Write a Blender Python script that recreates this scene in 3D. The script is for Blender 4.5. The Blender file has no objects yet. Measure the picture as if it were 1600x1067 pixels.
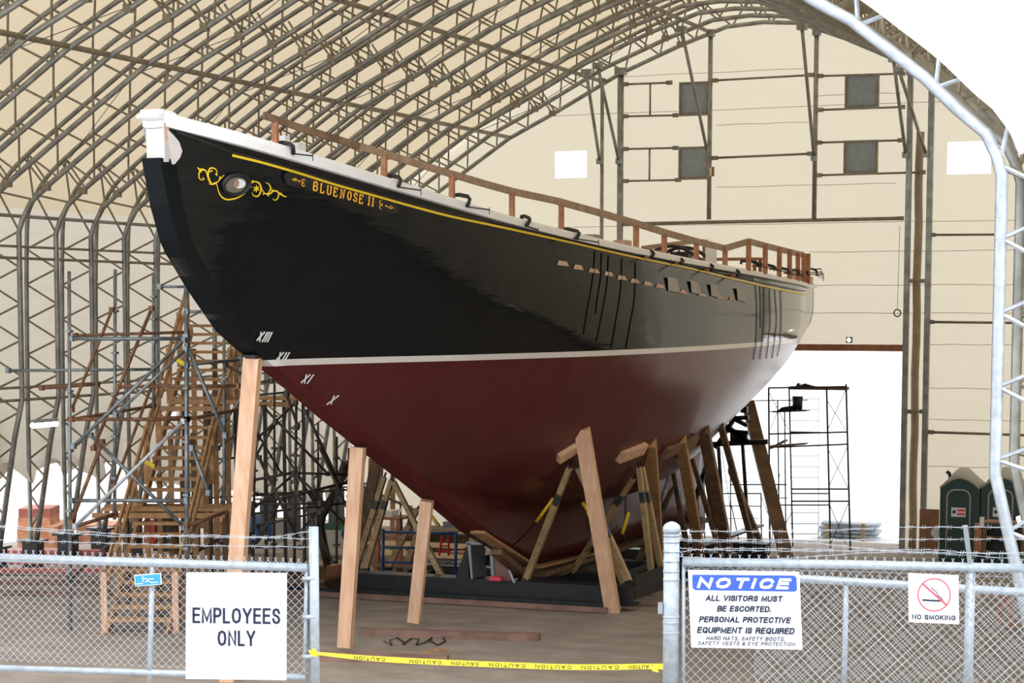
import bpy, bmesh, math, random
from mathutils import Vector, Matrix
random.seed(7)
S = bpy.context.scene
COL = S.collection
# ------------------------------------------------------------------ camera
F = 3209.0; PX = 800.0; PY = 800.0; HY = 484.0; VX = 2100.0
TH = math.atan((PY-HY)/F); PH = math.atan((VX-PX)*math.cos(TH)/F)
EYE = Vector((19.14, 0.0, 7.3))
RT = Vector((math.cos(PH), math.sin(PH), 0))
FW = Vector((-math.sin(PH)*math.cos(TH), math.cos(PH)*math.cos(TH), -math.sin(TH)))
UP = RT.cross(FW)
cd = bpy.data.cameras.new('camera'); cam = bpy.data.objects.new('camera', cd); COL.objects.link(cam)
cam.location = EYE
cam.rotation_euler = Matrix((RT, UP, -FW)).transposed().to_euler()
cd.sensor_width = 36; cd.lens = F/1600*36; cd.shift_y = (PY-533.5)/1600; cd.clip_end = 1000
S.camera = cam
def ray(x, y): return RT*((x-PX)/F)-UP*((y-PY)/F)+FW
def onY(x, y, Y): r = ray(x, y); return EYE+r*((Y-EYE.y)/r.y)
def onX(x, y, X): r = ray(x, y); return EYE+r*((X-EYE.x)/r.x)
def onZ(x, y, Z): r = ray(x, y); return EYE+r*((Z-EYE.z)/r.z)
def onD(x, y, d): return EYE+ray(x, y)*d          # at a depth along the view axis
# ------------------------------------------------------------------ materials
def mat(name, col, rough=.6, metal=0, var=0, scale=5, bump=0, coat=0, bscale=None, spec=.5, col2=None, stretch=None):
    m = bpy.data.materials.new(name); m.use_nodes = True
    n = m.node_tree.nodes; l = m.node_tree.links; b = n['Principled BSDF']
    b.inputs['Base Color'].default_value = (*col, 1); b.inputs['Roughness'].default_value = rough
    b.inputs['Metallic'].default_value = metal; b.inputs['Coat Weight'].default_value = coat
    b.inputs['Specular IOR Level'].default_value = spec
    if var or bump or col2:
        tc = n.new('ShaderNodeTexCoord'); mp = n.new('ShaderNodeMapping')
        l.new(tc.outputs['Object'], mp.inputs[0])
        if stretch: mp.inputs['Scale'].default_value = stretch
        nz = n.new('ShaderNodeTexNoise'); nz.inputs['Scale'].default_value = scale; nz.inputs['Detail'].default_value = 6
        l.new(mp.outputs[0], nz.inputs['Vector'])
        if var or col2:
            r = n.new('ShaderNodeValToRGB'); r.color_ramp.elements[0].position = .35; r.color_ramp.elements[1].position = .68
            c2 = col2 or tuple(min(1, c*(1+var)) for c in col); c1 = col if col2 else tuple(c*(1-var) for c in col)
            r.color_ramp.elements[0].color = (*c1, 1); r.color_ramp.elements[1].color = (*c2, 1)
            l.new(nz.outputs['Fac'], r.inputs[0]); l.new(r.outputs[0], b.inputs['Base Color'])
        if bump:
            bp = n.new('ShaderNodeBump'); bp.inputs['Strength'].default_value = bump; bp.inputs['Distance'].default_value = .05
            if bscale:
                n2 = n.new('ShaderNodeTexNoise'); n2.inputs['Scale'].default_value = bscale; n2.inputs['Detail'].default_value = 5
                l.new(mp.outputs[0], n2.inputs['Vector']); l.new(n2.outputs['Fac'], bp.inputs['Height'])
            else: l.new(nz.outputs['Fac'], bp.inputs['Height'])
            l.new(bp.outputs[0], b.inputs['Normal'])
    return m
def fabric(name, c1, c2, tcol, scale=.4, mix=.5):
    m = bpy.data.materials.new(name); m.use_nodes = True
    n = m.node_tree.nodes; l = m.node_tree.links; n.remove(n['Principled BSDF'])
    tc = n.new('ShaderNodeTexCoord'); nz = n.new('ShaderNodeTexNoise'); nz.inputs['Scale'].default_value = scale; nz.inputs['Detail'].default_value = 5
    mp = n.new('ShaderNodeMapping'); mp.inputs['Scale'].default_value = (1, 1, 2.6)
    l.new(tc.outputs['Object'], mp.inputs[0]); l.new(mp.outputs[0], nz.inputs['Vector'])
    r = n.new('ShaderNodeValToRGB'); r.color_ramp.elements[0].color = (*c1, 1); r.color_ramp.elements[1].color = (*c2, 1)
    r.color_ramp.elements[0].position = .3; r.color_ramp.elements[1].position = .7
    l.new(nz.outputs['Fac'], r.inputs[0])
    bp = n.new('ShaderNodeBump'); bp.inputs['Strength'].default_value = .5; bp.inputs['Distance'].default_value = .12
    l.new(nz.outputs['Fac'], bp.inputs['Height'])
    d = n.new('ShaderNodeBsdfDiffuse'); t = n.new('ShaderNodeBsdfTranslucent'); t.inputs['Color'].default_value = (*tcol, 1)
    l.new(r.outputs[0], d.inputs['Color']); l.new(bp.outputs[0], d.inputs['Normal']); l.new(bp.outputs[0], t.inputs['Normal'])
    x = n.new('ShaderNodeMixShader'); x.inputs[0].default_value = mix
    l.new(d.outputs[0], x.inputs[1]); l.new(t.outputs[0], x.inputs[2]); l.new(x.outputs[0], n['Material Output'].inputs[0])
    return m
M = {}
M['roof'] = fabric('roof_fabric', (.36, .31, .23), (.44, .385, .30), (.58, .475, .33), .3, .5)
M['gable'] = fabric('gable_fabric', (.43, .385, .305), (.475, .43, .345), (.66, .585, .455), .35, .55)
M['skirt'] = fabric('skirt_fabric', (.45, .42, .36), (.53, .50, .44), (.60, .54, .45), 1.0, .5)
M['cover'] = fabric('white_cover_fabric', (.85, .86, .88), (.9, .9, .92), (.95, .95, .95), 1, .4)
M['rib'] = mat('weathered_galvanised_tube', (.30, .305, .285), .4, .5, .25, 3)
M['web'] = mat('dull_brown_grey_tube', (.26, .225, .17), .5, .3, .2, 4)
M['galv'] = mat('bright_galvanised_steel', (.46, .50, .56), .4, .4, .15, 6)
M['galvgate'] = mat('galvanised_fence_pipe', (.40, .45, .51), .4, .35, .15, 12)
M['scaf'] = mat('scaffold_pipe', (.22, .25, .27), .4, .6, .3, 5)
M['rust'] = mat('rusty_scaffold_pipe', (.20, .10, .055), .6, .3, .35, 8)
M['dark'] = mat('dark_steel', (.018, .020, .024), .45, .3, .3, 4)
M['black'] = mat('black_painted_steel', (.012, .013, .015), .35, 0, .2, 4)
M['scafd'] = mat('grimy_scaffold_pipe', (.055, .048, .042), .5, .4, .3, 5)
M['clamp'] = mat('clamp_iron', (.035, .034, .035), .5, .6, .3, 8)
M['wood'] = mat('fir_timber', (.62, .37, .235), .7, 0, 0, 2.2, .15, col2=(.78, .52, .36), stretch=(4, 4, .5))
M['wood2'] = mat('stair_lumber', (.34, .19, .085), .75, 0, 0, 3, .1, col2=(.50, .30, .15), stretch=(2, 2, 2))
M['woodr'] = mat('reddish_lumber', (.33, .14, .075), .75, 0, 0, 4, .1, col2=(.48, .23, .13), stretch=(1, 1, 1))
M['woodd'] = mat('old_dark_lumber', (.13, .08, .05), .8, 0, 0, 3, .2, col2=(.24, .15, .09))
M['plank'] = mat('pale_plank', (.55, .40, .24), .75, 0, .15, 3, .1)
M['mauve'] = mat('mauve_beam', (.25, .15, .12), .8, 0, .25, 2, .3)
M['jack'] = mat('ochre_painted_steel', (.46, .33, .17), .5, 0, .15, 3)
M['sleeve'] = mat('grey_jack_sleeve', (.08, .09, .10), .5, .4)
M['yellow'] = mat('yellow_paint', (.90, .62, .03), .4)
M['gold'] = mat('gold_leaf_paint', (.95, .50, .06), .35, .1)
M['white'] = mat('white_paint', (.82, .83, .86), .45, 0, .03, 3)
M['whited'] = mat('primed_white', (.62, .58, .57), .6, 0, .12, 2)
M['pink'] = mat('pinkish_bare_wood', (.60, .42, .33), .7, 0, .15, 8)
M['bore'] = mat('dull_iron_bore', (.20, .17, .13), .6)
M['copper'] = mat('raw_brown_wood', (.33, .225, .155), .6, 0, .2, 5)
M['grey'] = mat('grey_metal', (.30, .33, .36), .45, .4, .1, 5)
M['louv'] = mat('louvre_metal', (.42, .48, .52), .45, .2, .08, 5)
M['blue'] = mat('blue_scaffold_paint', (.02, .07, .22), .4)
M['red'] = mat('red_paint', (.55, .02, .02), .4)
M['green'] = mat('dark_green_plastic', (.008, .045, .038), .35)
M['greyroof'] = mat('grey_plastic', (.42, .41, .39), .5)
M['tarp'] = mat('blue_tarp', (.03, .12, .30), .5, 0, .3, 3, .3)
M['orange'] = mat('orange_crate_wood', (.55, .19, .09), .7, 0, 0, 2.5, .1, col2=(.75, .42, .26))
M['crate'] = mat('stacked_board_ends', (.50, .16, .12), .7, 0, .25, 2)
M['conc'] = mat('concrete', (.42, .40, .38), .9, 0, .1, 2, .1)
M['kerb'] = mat('kerb_timber', (.50, .42, .28), .8, 0, .12, 2)
M['sign'] = mat('white_sign_sheet', (.82, .84, .86), .35)
M['navy'] = mat('dark_blue_lettering', (.014, .018, .055), .8)
M['signblue'] = mat('blue_sign_print', (.03, .10, .50), .4)
M['lblue'] = mat('light_blue_sign', (.03, .30, .62), .4)
M['signred'] = mat('red_sign_print', (.75, .05, .10), .4)
M['rubber'] = mat('black_rubber', (.015, .015, .015), .7)
M['tape'] = mat('yellow_caution_tape', (.90, .72, .02), .4)
M['spar'] = mat('fibre_board', (.30, .16, .09), .85, 0, .15, 4)
M['paper'] = mat('grey_paper_sheet', (.42, .40, .38), .8, 0, .1, 4)
M['strap'] = mat('black_strap', (.006, .007, .010), .5)
def emis(name, col, s):
    m = bpy.data.materials.new(name); m.use_nodes = True; b = m.node_tree.nodes['Principled BSDF']
    b.inputs['Emission Color'].default_value = (*col, 1); b.inputs['Emission Strength'].default_value = s; return m
M['lamp'] = emis('lit_fluorescent_tube', (1, .96, .85), 6)
def film():
    m = bpy.data.materials.new('clear_vinyl_film'); m.use_nodes = True; n = m.node_tree.nodes; l = m.node_tree.links
    b = n['Principled BSDF']; b.inputs['Roughness'].default_value = .15; b.inputs['Base Color'].default_value = (.9, .92, .95, 1)
    t = n.new('ShaderNodeBsdfTransparent'); x = n.new('ShaderNodeMixShader'); x.inputs[0].default_value = .12
    l.new(t.outputs[0], x.inputs[1]); l.new(b.outputs[0], x.inputs[2]); l.new(x.outputs[0], n['Material Output'].inputs[0]); return m
M['film'] = film()
# ------------------------------------------------------------------ mesh builder
def frame(d):
    d = d.normalized(); a = Vector((0, 0, 1)) if abs(d.z) < .9 else Vector((0, 1, 0))
    u = d.cross(a).normalized(); return u, u.cross(d).normalized()
class MB:
    def __init__(s): s.v = []; s.f = []; s.sm = []
    def quadring(s, rings, closed_ring=True, cap=True, smooth=False):
        b = len(s.v); n = len(rings[0])
        for r in rings: s.v += [tuple(p) for p in r]
        for i in range(len(rings)-1):
            for j in range(n if closed_ring else n-1):
                k = (j+1) % n
                s.f.append((b+i*n+j, b+i*n+k, b+(i+1)*n+k, b+(i+1)*n+j)); s.sm.append(smooth)
        if cap and closed_ring:
            s.f.append(tuple(b+j for j in range(n-1, -1, -1))); s.sm.append(False)
            s.f.append(tuple(b+(len(rings)-1)*n+j for j in range(n))); s.sm.append(False)
        return s
    def tube(s, pts, r, n=6, r2=None, cap=True):
        pts = [Vector(p) for p in pts]; rings = []
        for i, p in enumerate(pts):
            d = (pts[min(i+1, len(pts)-1)]-pts[max(i-1, 0)])
            if d.length < 1e-6: d = Vector((0, 0, 1))
            u, w = frame(d)
            if rings:                                       # keep the ring from twisting
                dd = d.normalized(); u = (pu-dd*pu.dot(dd)).normalized(); w = u.cross(dd).normalized()
            pu = u
            rr = r if r2 is None else r+(r2-r)*i/(len(pts)-1)
            rings.append([p+u*math.cos(2*math.pi*k/n)*rr+w*math.sin(2*math.pi*k/n)*rr for k in range(n)])
        return s.quadring(rings, cap=cap, smooth=n > 5)
    def box(s, lo, hi):
        x0, y0, z0 = lo; x1, y1, z1 = hi
        return s.quadring([[(x0, y0, z0), (x1, y0, z0), (x1, y1, z0), (x0, y1, z0)], [(x0, y0, z1), (x1, y0, z1), (x1, y1, z1), (x0, y1, z1)]])
    def cbox(s, c, sz): return s.box([c[i]-sz[i]/2 for i in range(3)], [c[i]+sz[i]/2 for i in range(3)])
    def beam(s, p, q, a, b, side=None):
        """rectangular timber from p to q; a = width across `side`, b = the other"""
        p = Vector(p); q = Vector(q); d = (q-p).normalized()
        u = Vector(side) if side is not None else frame(d)[0]
        u = (u-d*u.dot(d)).normalized(); w = u.cross(d).normalized()
        rg = lambda c: [c+u*(a/2)*i+w*(b/2)*j for i, j in ((-1, -1), (1, -1), (1, 1), (-1, 1))]
        return s.quadring([rg(p), rg(q)])
    def prism(s, poly, off):
        off = Vector(off); poly = [Vector(p) for p in poly]
        return s.quadring([poly, [p+off for p in poly]])
    def grid(s, rows, smooth=True):
        b = len(s.v); n = len(rows[0])
        for r in rows: s.v += [tuple(p) for p in r]
        for i in range(len(rows)-1):
            for j in range(n-1):
                s.f.append((b+i*n+j, b+i*n+j+1, b+(i+1)*n+j+1, b+(i+1)*n+j)); s.sm.append(smooth)
        return s
    def build(s, name, m, parent=None):
        me = bpy.data.meshes.new(name); me.from_pydata([tuple(v) for v in s.v], [], s.f)
        me.polygons.foreach_set('use_smooth', s.sm[:len(me.polygons)]); me.materials.append(M[m] if isinstance(m, str) else m); me.update()
        o = bpy.data.objects.new(name, me); COL.objects.link(o)
        if parent: o.parent = parent; o.matrix_parent_inverse = parent.matrix_world.inverted() if parent.type != 'EMPTY' else Matrix.Translation(-parent.location)
        return o
def tag(o, label=None, cat=None, group=None, kind=None):
    if label: o['label'] = label
    if cat: o['category'] = cat
    if group: o['group'] = group
    if kind: o['kind'] = kind
    return o
def thing(name, loc, label, cat, group=None):
    o = bpy.data.objects.new(name, None); COL.objects.link(o); o.location = Vector(loc); o.empty_display_size = .2
    return tag(o, label, cat, group)
def dup(root, off, label=None, loc=None):
    def cp(o, par):
        c = o.copy(); COL.objects.link(c)
        if par: c.parent = par
        for ch in o.children: cp(ch, c)
        return c
    r = cp(root, None); r.location = Vector(loc) if loc is not None else root.location+Vector(off)
    if label: r['label'] = label
    return r
def interp(x, xs, ys):
    if x <= xs[0]: return ys[0]
    for i in range(len(xs)-1):
        if x <= xs[i+1]:
            t = (x-xs[i])/(xs[i+1]-xs[i])
            return ys[i]+(ys[i+1]-ys[i])*t
    return ys[-1]
def sinterp(x, xs, ys):                                  # monotone-ish cubic (Catmull-Rom on uneven knots)
    if x <= xs[0]: return ys[0]
    if x >= xs[-1]: return ys[-1]
    n = len(xs)
    for i in range(n-1):
        if x <= xs[i+1]: break
    sl = [(ys[k+1]-ys[k])/(xs[k+1]-xs[k]) for k in range(n-1)]
    def m(k):
        if k == 0: return sl[0]
        if k == n-1: return sl[-1]
        if sl[k-1]*sl[k] <= 0: return 0
        return 2*sl[k-1]*sl[k]/(sl[k-1]+sl[k])
    h = xs[i+1]-xs[i]; t = (x-xs[i])/h
    return (2*t**3-3*t*t+1)*ys[i]+(t**3-2*t*t+t)*h*m(i)+(-2*t**3+3*t*t)*ys[i+1]+(t**3-t*t)*h*m(i+1)
# ------------------------------------------------------------------ world and light
w = bpy.data.worlds.new('overcast_sky'); S.world = w; w.use_nodes = True
bg = w.node_tree.nodes['Background']; bg.inputs[0].default_value = (.93, .97, 1.0, 1); bg.inputs[1].default_value = 2.3
S.view_settings.view_transform = 'Standard'; S.view_settings.look = 'None'; S.view_settings.exposure = 0; S.view_settings.gamma = 1
S.view_settings.use_curve_mapping = False
sun = bpy.data.lights.new('sun', 'SUN'); sun.energy = 1.6; sun.angle = math.radians(25); sun.color = (1, .97, .92)
so = bpy.data.objects.new('sun', sun); COL.objects.link(so); so.rotation_euler = (math.radians(38), 0, math.radians(28))
# ------------------------------------------------------------------ fabric shed
GY = 71.11; BAY = 1.7655; Z0 = 7.3
LP = [(0, 9.97), (1.3, 9.88), (2.91, 9.35), (5.26, 8.42), (7.64, 7.18), (9.55, 6.26), (11.42, 5.03), (12.66, 4.2), (13.75, 3.46), (14.42, 2.95), (14.70, 2.5), (14.84, 2.15), (14.86, -2.46), (15.15, -3.6), (15.75, -6.75)]
RP = [(0, 9.97), (1.3, 9.88), (2.91, 9.28), (4.4, 8.6), (7.0, 7.3), (9.55, 5.95), (12.23, 4.23), (12.69, 3.97), (13.27, 3.51), (13.72, 3.15), (14.17, 2.71), (14.56, 2.38), (14.71, 2.08), (14.79, 1.8), (14.79, -2.24), (14.95, -2.9), (16.0, -7.2)]
inner = [Vector((-x, 0, z+Z0)) for x, z in reversed(LP)]+[Vector((x, 0, z+Z0)) for x, z in RP[1:]]
def offset(pl, d):
    out = []
    for i, p in enumerate(pl):
        a = pl[max(i-1, 0)]; b = pl[min(i+1, len(pl)-1)]; t = (b-a).normalized(); nn = Vector((-t.z, 0, t.x))
        out.append(p+nn*d)
    return out
DEP = 1.08
outer = [Vector((-15.93, 0, .4)), Vector((-15.93, 0, 4.9))]+offset(inner[3:-3], DEP)+[Vector((15.9, 0, 5.0)), Vector((16.25, 0, .1))]
def smooth_poly(pl, step):
    L = [0]
    for i in range(1, len(pl)): L.append(L[-1]+(pl[i]-pl[i-1]).length)
    n = int(L[-1]/step); return [Vector((interp(L[-1]*k/n, L, [p.x for p in pl]), 0, interp(L[-1]*k/n, L, [p.z for p in pl]))) for k in range(n+1)]
def chaikin(pl, it=1):
    for _ in range(it):
        q = [pl[0]]
        for a, b in zip(pl, pl[1:]): q += [a*.75+b*.25, a*.25+b*.75]
        pl = q+[pl[-1]]
    return pl
outer_s = chaikin(outer, 2)
def shift(pl, y): return [Vector((p.x, y, p.z)) for p in pl]
def zin(x, pl=None):
    pl = pl or outer_s; return interp(x, [p.x for p in pl[2:-2]], [p.z for p in pl[2:-2]])
inn_f = smooth_poly(inner, .1)
def nodes():
    out = [0]; 
    while out[-1] < len(inn_f)-16:
        p = inn_f[out[-1]]; roof = abs(p.x) < 14.2
        out.append(out[-1]+(14 if roof else 10))
    return out
ND = nodes()
def nearest(pl, p): return min(pl, key=lambda q: (q-p).length)
out_dense = smooth_poly(outer_s, .2)
near_o = [nearest(out_dense, p) for p in inn_f]
def arch(k):
    y = GY-.25-(13-k)*BAY
    lab = 'galvanised steel arch truss spanning the fabric shed over the schooner'
    t = thing('arch_truss', (-15.5, y, .3), lab, 'arch', 'arch trusses along the shed')
    if k == -11: t['label'] = 'bright white-lit front arch truss at the open mouth of the shed'; del t['group']
    if k == 13: t['label'] = 'last arch truss lying against the cream gable wall'; del t['group']
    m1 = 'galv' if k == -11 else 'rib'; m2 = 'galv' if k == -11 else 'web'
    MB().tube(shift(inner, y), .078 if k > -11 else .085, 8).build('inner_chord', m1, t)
    MB().tube(shift(outer_s, y), .07, 6).build('outer_chord', m1, t)
    wb = MB()
    for a_, b_ in zip(ND, ND[1:]):
        q = near_o[(a_+b_)//2]; wb.tube(shift([inn_f[a_], q], y), .032, 5); wb.tube(shift([q, inn_f[b_]], y), .032, 5)
    wb.build('web_bracing', m2, t)
    for sx, sz in () if k == -11 else ((-13.92, 3.34), (-7.84, 7.11), (-3.0, 9.35), (13.1, 3.6), (5, 8.3)):
        p = Vector((sx, y, sz+Z0)); q = nearest(out_dense, Vector((sx, 0, sz+Z0))); q = Vector((q.x, y, q.z))
        sp = MB(); sp.cbox(p, (.22, .16, .2)); sp.tube([p+Vector((.1, 0, .05)), q+Vector((.1, 0, -.08))], .03, 4); sp.tube([p, q+Vector((-.1, 0, -.1))], .03, 4)
        sp.build('splice_bracket', m2, t)
    MB().box((-16.12, y-.17, -1.02), (-15.6, y+.17, .62)).box((-16.25, y-.25, .62), (-15.5, y+.25, .68)).build('pedestal', 'black', t)
    MB().box((15.6, y-.22, -1.02), (16.6, y+.22, .35)).build('pedestal', 'black', t)
    return t
for k in range(-11, 14): arch(k)
YA = GY-.25-24*BAY; YB = GY-.1
# bracing tubes that run the length of the shed
def purlin(x, z, r, m, lab, pl=None, o=0):
    y0, y1 = YA, GY-.25
    ob = MB().tube([(x, y0+(y1-y0)*i/24, z) for i in range(25)], r, 6).build('purlin_tube', m)
    tag(ob, lab, 'tube')
runs = [(-14.83, 2.57, .055, 'rib', 'long horizontal tube at the lower bend of the left arches'), (-14.9, 1.74, .04, 'web', 'upper of two close horizontal tubes on the left shed wall'),
        (-14.9, 1.42, .045, 'web', 'lower of two close horizontal tubes on the left shed wall'), (-14.95, -2.15, .04, 'web', 'upper of two horizontal tubes low on the left shed wall'),
        (-14.95, -2.5, .045, 'web', 'lower of two horizontal tubes low on the left shed wall, above the strip lamp'), (-9.52, 6.3, .075, 'web', 'thick purlin tube crossing the left roof slope halfway up'),
        (-5.85, 8.16, .075, 'web', 'thick purlin tube crossing the left roof slope near the top'), (-1.9, 9.72, .07, 'web', 'purlin tube just left of the roof ridge'),
        (3.5, 9.05, .07, 'web', 'purlin tube right of the roof ridge'), (8.5, 6.55, .07, 'web', 'purlin tube on the right roof slope'), (14.85, 1.9, .055, 'rib', 'long horizontal tube at the bend of the right arches')]
for x, z, r, m_, lab in runs: purlin(x, z+Z0, r, m_, lab)
# diagonal bay braces on the left wall between purlins (cable)
for k in range(-4, 13, 3):
    y = GY-.25-(13-k)*BAY
    tag(MB().tube([(-13.5, y+BAY, 3.7+Z0), (-10, y, 6.0+Z0), (-8, y+BAY, 7.1+Z0), (-3, y, 9.4+Z0)], .012, 4).build('brace_cable', 'dark'), 'thin dark brace cable zigzagging up between two roof arches', 'cable', 'brace cables in the roof')
# roof membrane
def membrane(pts, y0, y1, nm, m_, ny=26, jag=None):
    rows = []
    for p in pts:
        rows.append([Vector((p.x, y0+(y1-y0)*j/ny, p.z)) for j in range(ny+1)])
    if jag:
        for j in range(ny+1):
            rows[0][j].z += jag(j)
    o = MB().grid(rows).build(nm, m_); o['kind'] = 'structure'; return o
mem = offset(outer_s, .1)
li = max(i for i, p in enumerate(mem) if p.x < -15 and p.z < 10.2 and i < len(mem)//2)
ri = min(i for i, p in enumerate(mem) if p.x > 14.5 and p.z < 9.6 and i > len(mem)//2)
membrane(mem[li:ri+1], YA-.05, YB, 'ceiling', 'roof')
def jagf(j):
    return .25*math.sin(j*1.3)+.2*math.sin(j*2.9+1)
wl = [Vector((-16.08, 0, z)) for z in (2.6, 2.95, 5.2, 5.9, 7, 8.5)]+[mem[li]]
rows = []
NJ = 160
for i, p in enumerate(wl):
    rw = []
    for j in range(NJ+1):
        y = YA+(YB-YA)*j/NJ; z = p.z; x = p.x
        if i < 2:
            sc = abs(math.sin((y-YA)/BAY*math.pi)); z += (-.35+.55*sc*(1-.4*math.sin(y*2.3)) if i == 0 else 0)-interp(y, [52, 66], [0, 2.3])
            x += (.28 if i == 0 else .1)*math.sin(y*5.1+i)*sc+(.2 if i == 0 else 0)
        rw.append(Vector((x, y, z)))
    rows.append(rw)
o = MB().grid(rows).build('wall_left', 'skirt'); o['kind'] = 'structure'
wr = [mem[ri], Vector((16.2, 0, 6)), Vector((16.5, 0, 3.5)), Vector((16.7, 0, -.2))]
membrane(wr, YA+.5, YB, 'wall_right', 'roof')
# gable wall with the loading door and two clear panels
YGW = GY+.12
def gx(px, py=500): return onY(px, py, YGW).x
def gz(py, px=1190): return onY(px, py, YGW).z
DX0, DX1, DZ = gx(978, 700), gx(1411, 700), gz(546, 1330)
W1 = (gx(867, 257), gx(917, 257), gz(278, 892), gz(236, 892)); W2 = (gx(1480, 246), gx(1549, 246), gz(272, 1514), gz(221, 1514))
holes = [(DX0, DX1, -2, DZ), W1, W2]
xs = sorted(set([-16.0+i*.5 for i in range(65)]+[v for h in holes for v in h[:2]]))
gb = MB()
for a, b in zip(xs, xs[1:]):
    if b-a < 1e-4: continue
    mid = (a+b)/2; top = lambda x: max(zin(x), -1)+.1
    cuts = [(-1.0, None)]; lo = -1.0; segs = []
    hs = sorted([h for h in holes if h[0] < mid < h[1]], key=lambda h: h[2])
    for h in hs:
        if h[2] > lo: segs.append((lo, h[2]))
        lo = h[3]
    for s0, s1 in segs: gb.grid([[(a, YGW, s0), (b, YGW, s0)], [(a, YGW, s1), (b, YGW, s1)]], False)
    zt = [lo+(min(top(a), top(b))-lo)*.5]
    gb.grid([[(a, YGW, lo), (b, YGW, lo)], [(a, YGW, top(a)), (b, YGW, top(b))]], False)
o = gb.build('wall_far', 'gable'); o['kind'] = 'structure'
for i, h in enumerate((W1, W2)):
    o = MB().box((h[0]-.02, YGW-.01, h[2]-.02), (h[1]+.02, YGW+.005, h[3]+.02)).build('window_%d' % (i+1), 'film'); o['kind'] = 'structure'
# horizontal seams in the gable sheeting
sm = MB()
for py, x0, x1 in ((169, 850, 1600), (350, 870, 1600), (392, 1265, 1600), (445, 1265, 1600), (489, 1265, 1600), (538, 1450, 1600), (606, 1450, 1600), (655, 1450, 1600), (728, 1450, 1600), (193, 1120, 1270), (291, 1120, 1400), (110, 960, 1260), (143, 1275, 1410)):
    z = gz(py, 1450 if x0 >= 1265 else 1190); a = gx(x0, py); b = gx(x1, py)
    if b > 15.4: b = 15.4
    n = 8; pts = [(a+(b-a)*i/n, YGW-.02, z+.012*math.sin(i*1.7+py)) for i in range(n+1)]
    sm.tube(pts, .010, 4)
o = sm.build('trim_1', mat('seam_webbing', (.48, .42, .32), .8)); o['kind'] = 'structure'
lint = MB().box((DX0-.3, YGW-.3, DZ-.05), (DX1, YGW-.06, DZ+.18)); o = lint.build('trim_2', 'woodr'); o['kind'] = 'structure'
# gable posts, girts, louvres
YG = GY-.45
def post(px, ptop, pbot, r, lab, sq=False, m_='rib'):
    a = onY(px, ptop, YG); b = onY(px, pbot, YG); x = (a.x+b.x)/2
    t = MB()
    if sq: t.box((x-r, YG-r, b.z), (x+r, YG+r, a.z))
    else: t.tube([(x, YG, b.z), (x, YG, a.z)], r, 10)
    t.cbox((x, YG, a.z), (r*3, r*3, .25))
    o = t.build('gable_post', m_); tag(o, lab, 'post'); return x
pz = 862
post(939.5, 128, pz, .07, 'slim steel post left of the thick column on the gable wall')
post(968, 112, pz, .12, 'thick round steel column on the gable wall, left of the louvres')
post(1109, 52, 343, .085, 'gable post standing right of the left-hand louvres')
post(1274, 50, 343, .085, 'gable post that stops above the loading door')
post(1416, 112, pz, .09, 'steel post on the right edge of the loading door', True)
post(1449, 120, pz, .095, 'steel post right of the wrapped post beside the loading door', True)
x = onY(1431, 500, YG+.2).x
wrp = MB().tube([(x+.02*math.sin(i*1.9), YG+.3, -.95+i*1.02) for i in range(15)], .14, 10)
tag(wrp.build('wrapped_post', mat('tan_wrapping', (.42, .33, .23), .85, 0, .12, 3, .3)), 'tan cloth-wrapped post between the two posts right of the loading door', 'post')
def girt(x0, y0, x1, y1, r, lab, nm='girt'):
    a = onY(x0, y0, YG); b = onY(x1, y1, YG); z = (a.z+b.z)/2
    o = MB().tube([(a.x, YG, a.z), (b.x, YG, b.z)], r, 6); o.cbox((a.x+.1, YG, a.z), (.25, .14, .14)); o.cbox((b.x-.1, YG, b.z), (.2, .14, .14))
    tag(o.build(nm, 'web'), lab, 'rail')
girt(972, 132, 1050, 129, .04, 'girt above the upper left louvre'); girt(972, 182, 1060, 180, .04, 'girt below the upper left louvre')
girt(972, 233, 1060, 231, .04, 'girt above the lower left louvre'); girt(972, 283, 1064, 281, .04, 'girt below the lower left louvre')
girt(1112, 126, 1272, 117, .04, 'upper girt spanning between the two middle gable posts'); girt(1112, 247, 1270, 240, .045, 'lower girt spanning between the two middle gable posts')
girt(1276, 119, 1414, 115, .04, 'girt above the upper right louvre'); girt(1276, 172, 1414, 167, .04, 'girt below the upper right louvre')
girt(1274, 223, 1412, 219, .04, 'girt above the lower right louvre'); girt(1274, 274, 1446, 269, .04, 'girt below the lower right louvre')
girt(975, 350, 1412, 341, .07, 'heavy cross girt spanning the gable above the ship stern')
girt(1451, 367, 1640, 366, .045, 'topmost girt right of the loading door'); girt(1449, 503, 1640, 505, .05, 'middle girt right of the loading door')
girt(1449, 675, 1640, 681, .05, 'lowest girt right of the loading door, above the toilets')
girt(1418, 439, 1446, 439, .035, 'short tie between the posts right of the door, upper'); girt(1417, 643, 1446, 643, .035, 'short tie between the posts right of the door, lower')
mu = MB()
for px, a, b in ((1016, 131, 181), (1015, 232, 282)):
    p = onY(px, a, YG); q = onY(px, b, YG)
    o = MB().tube([(p.x, YG, p.z), (p.x, YG, q.z)], .035, 6); tag(o.build('stud', 'web'), 'short vertical stud left of the %s left louvre' % ('upper' if a < 200 else 'lower'), 'rail')
YL = YG-.28
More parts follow.
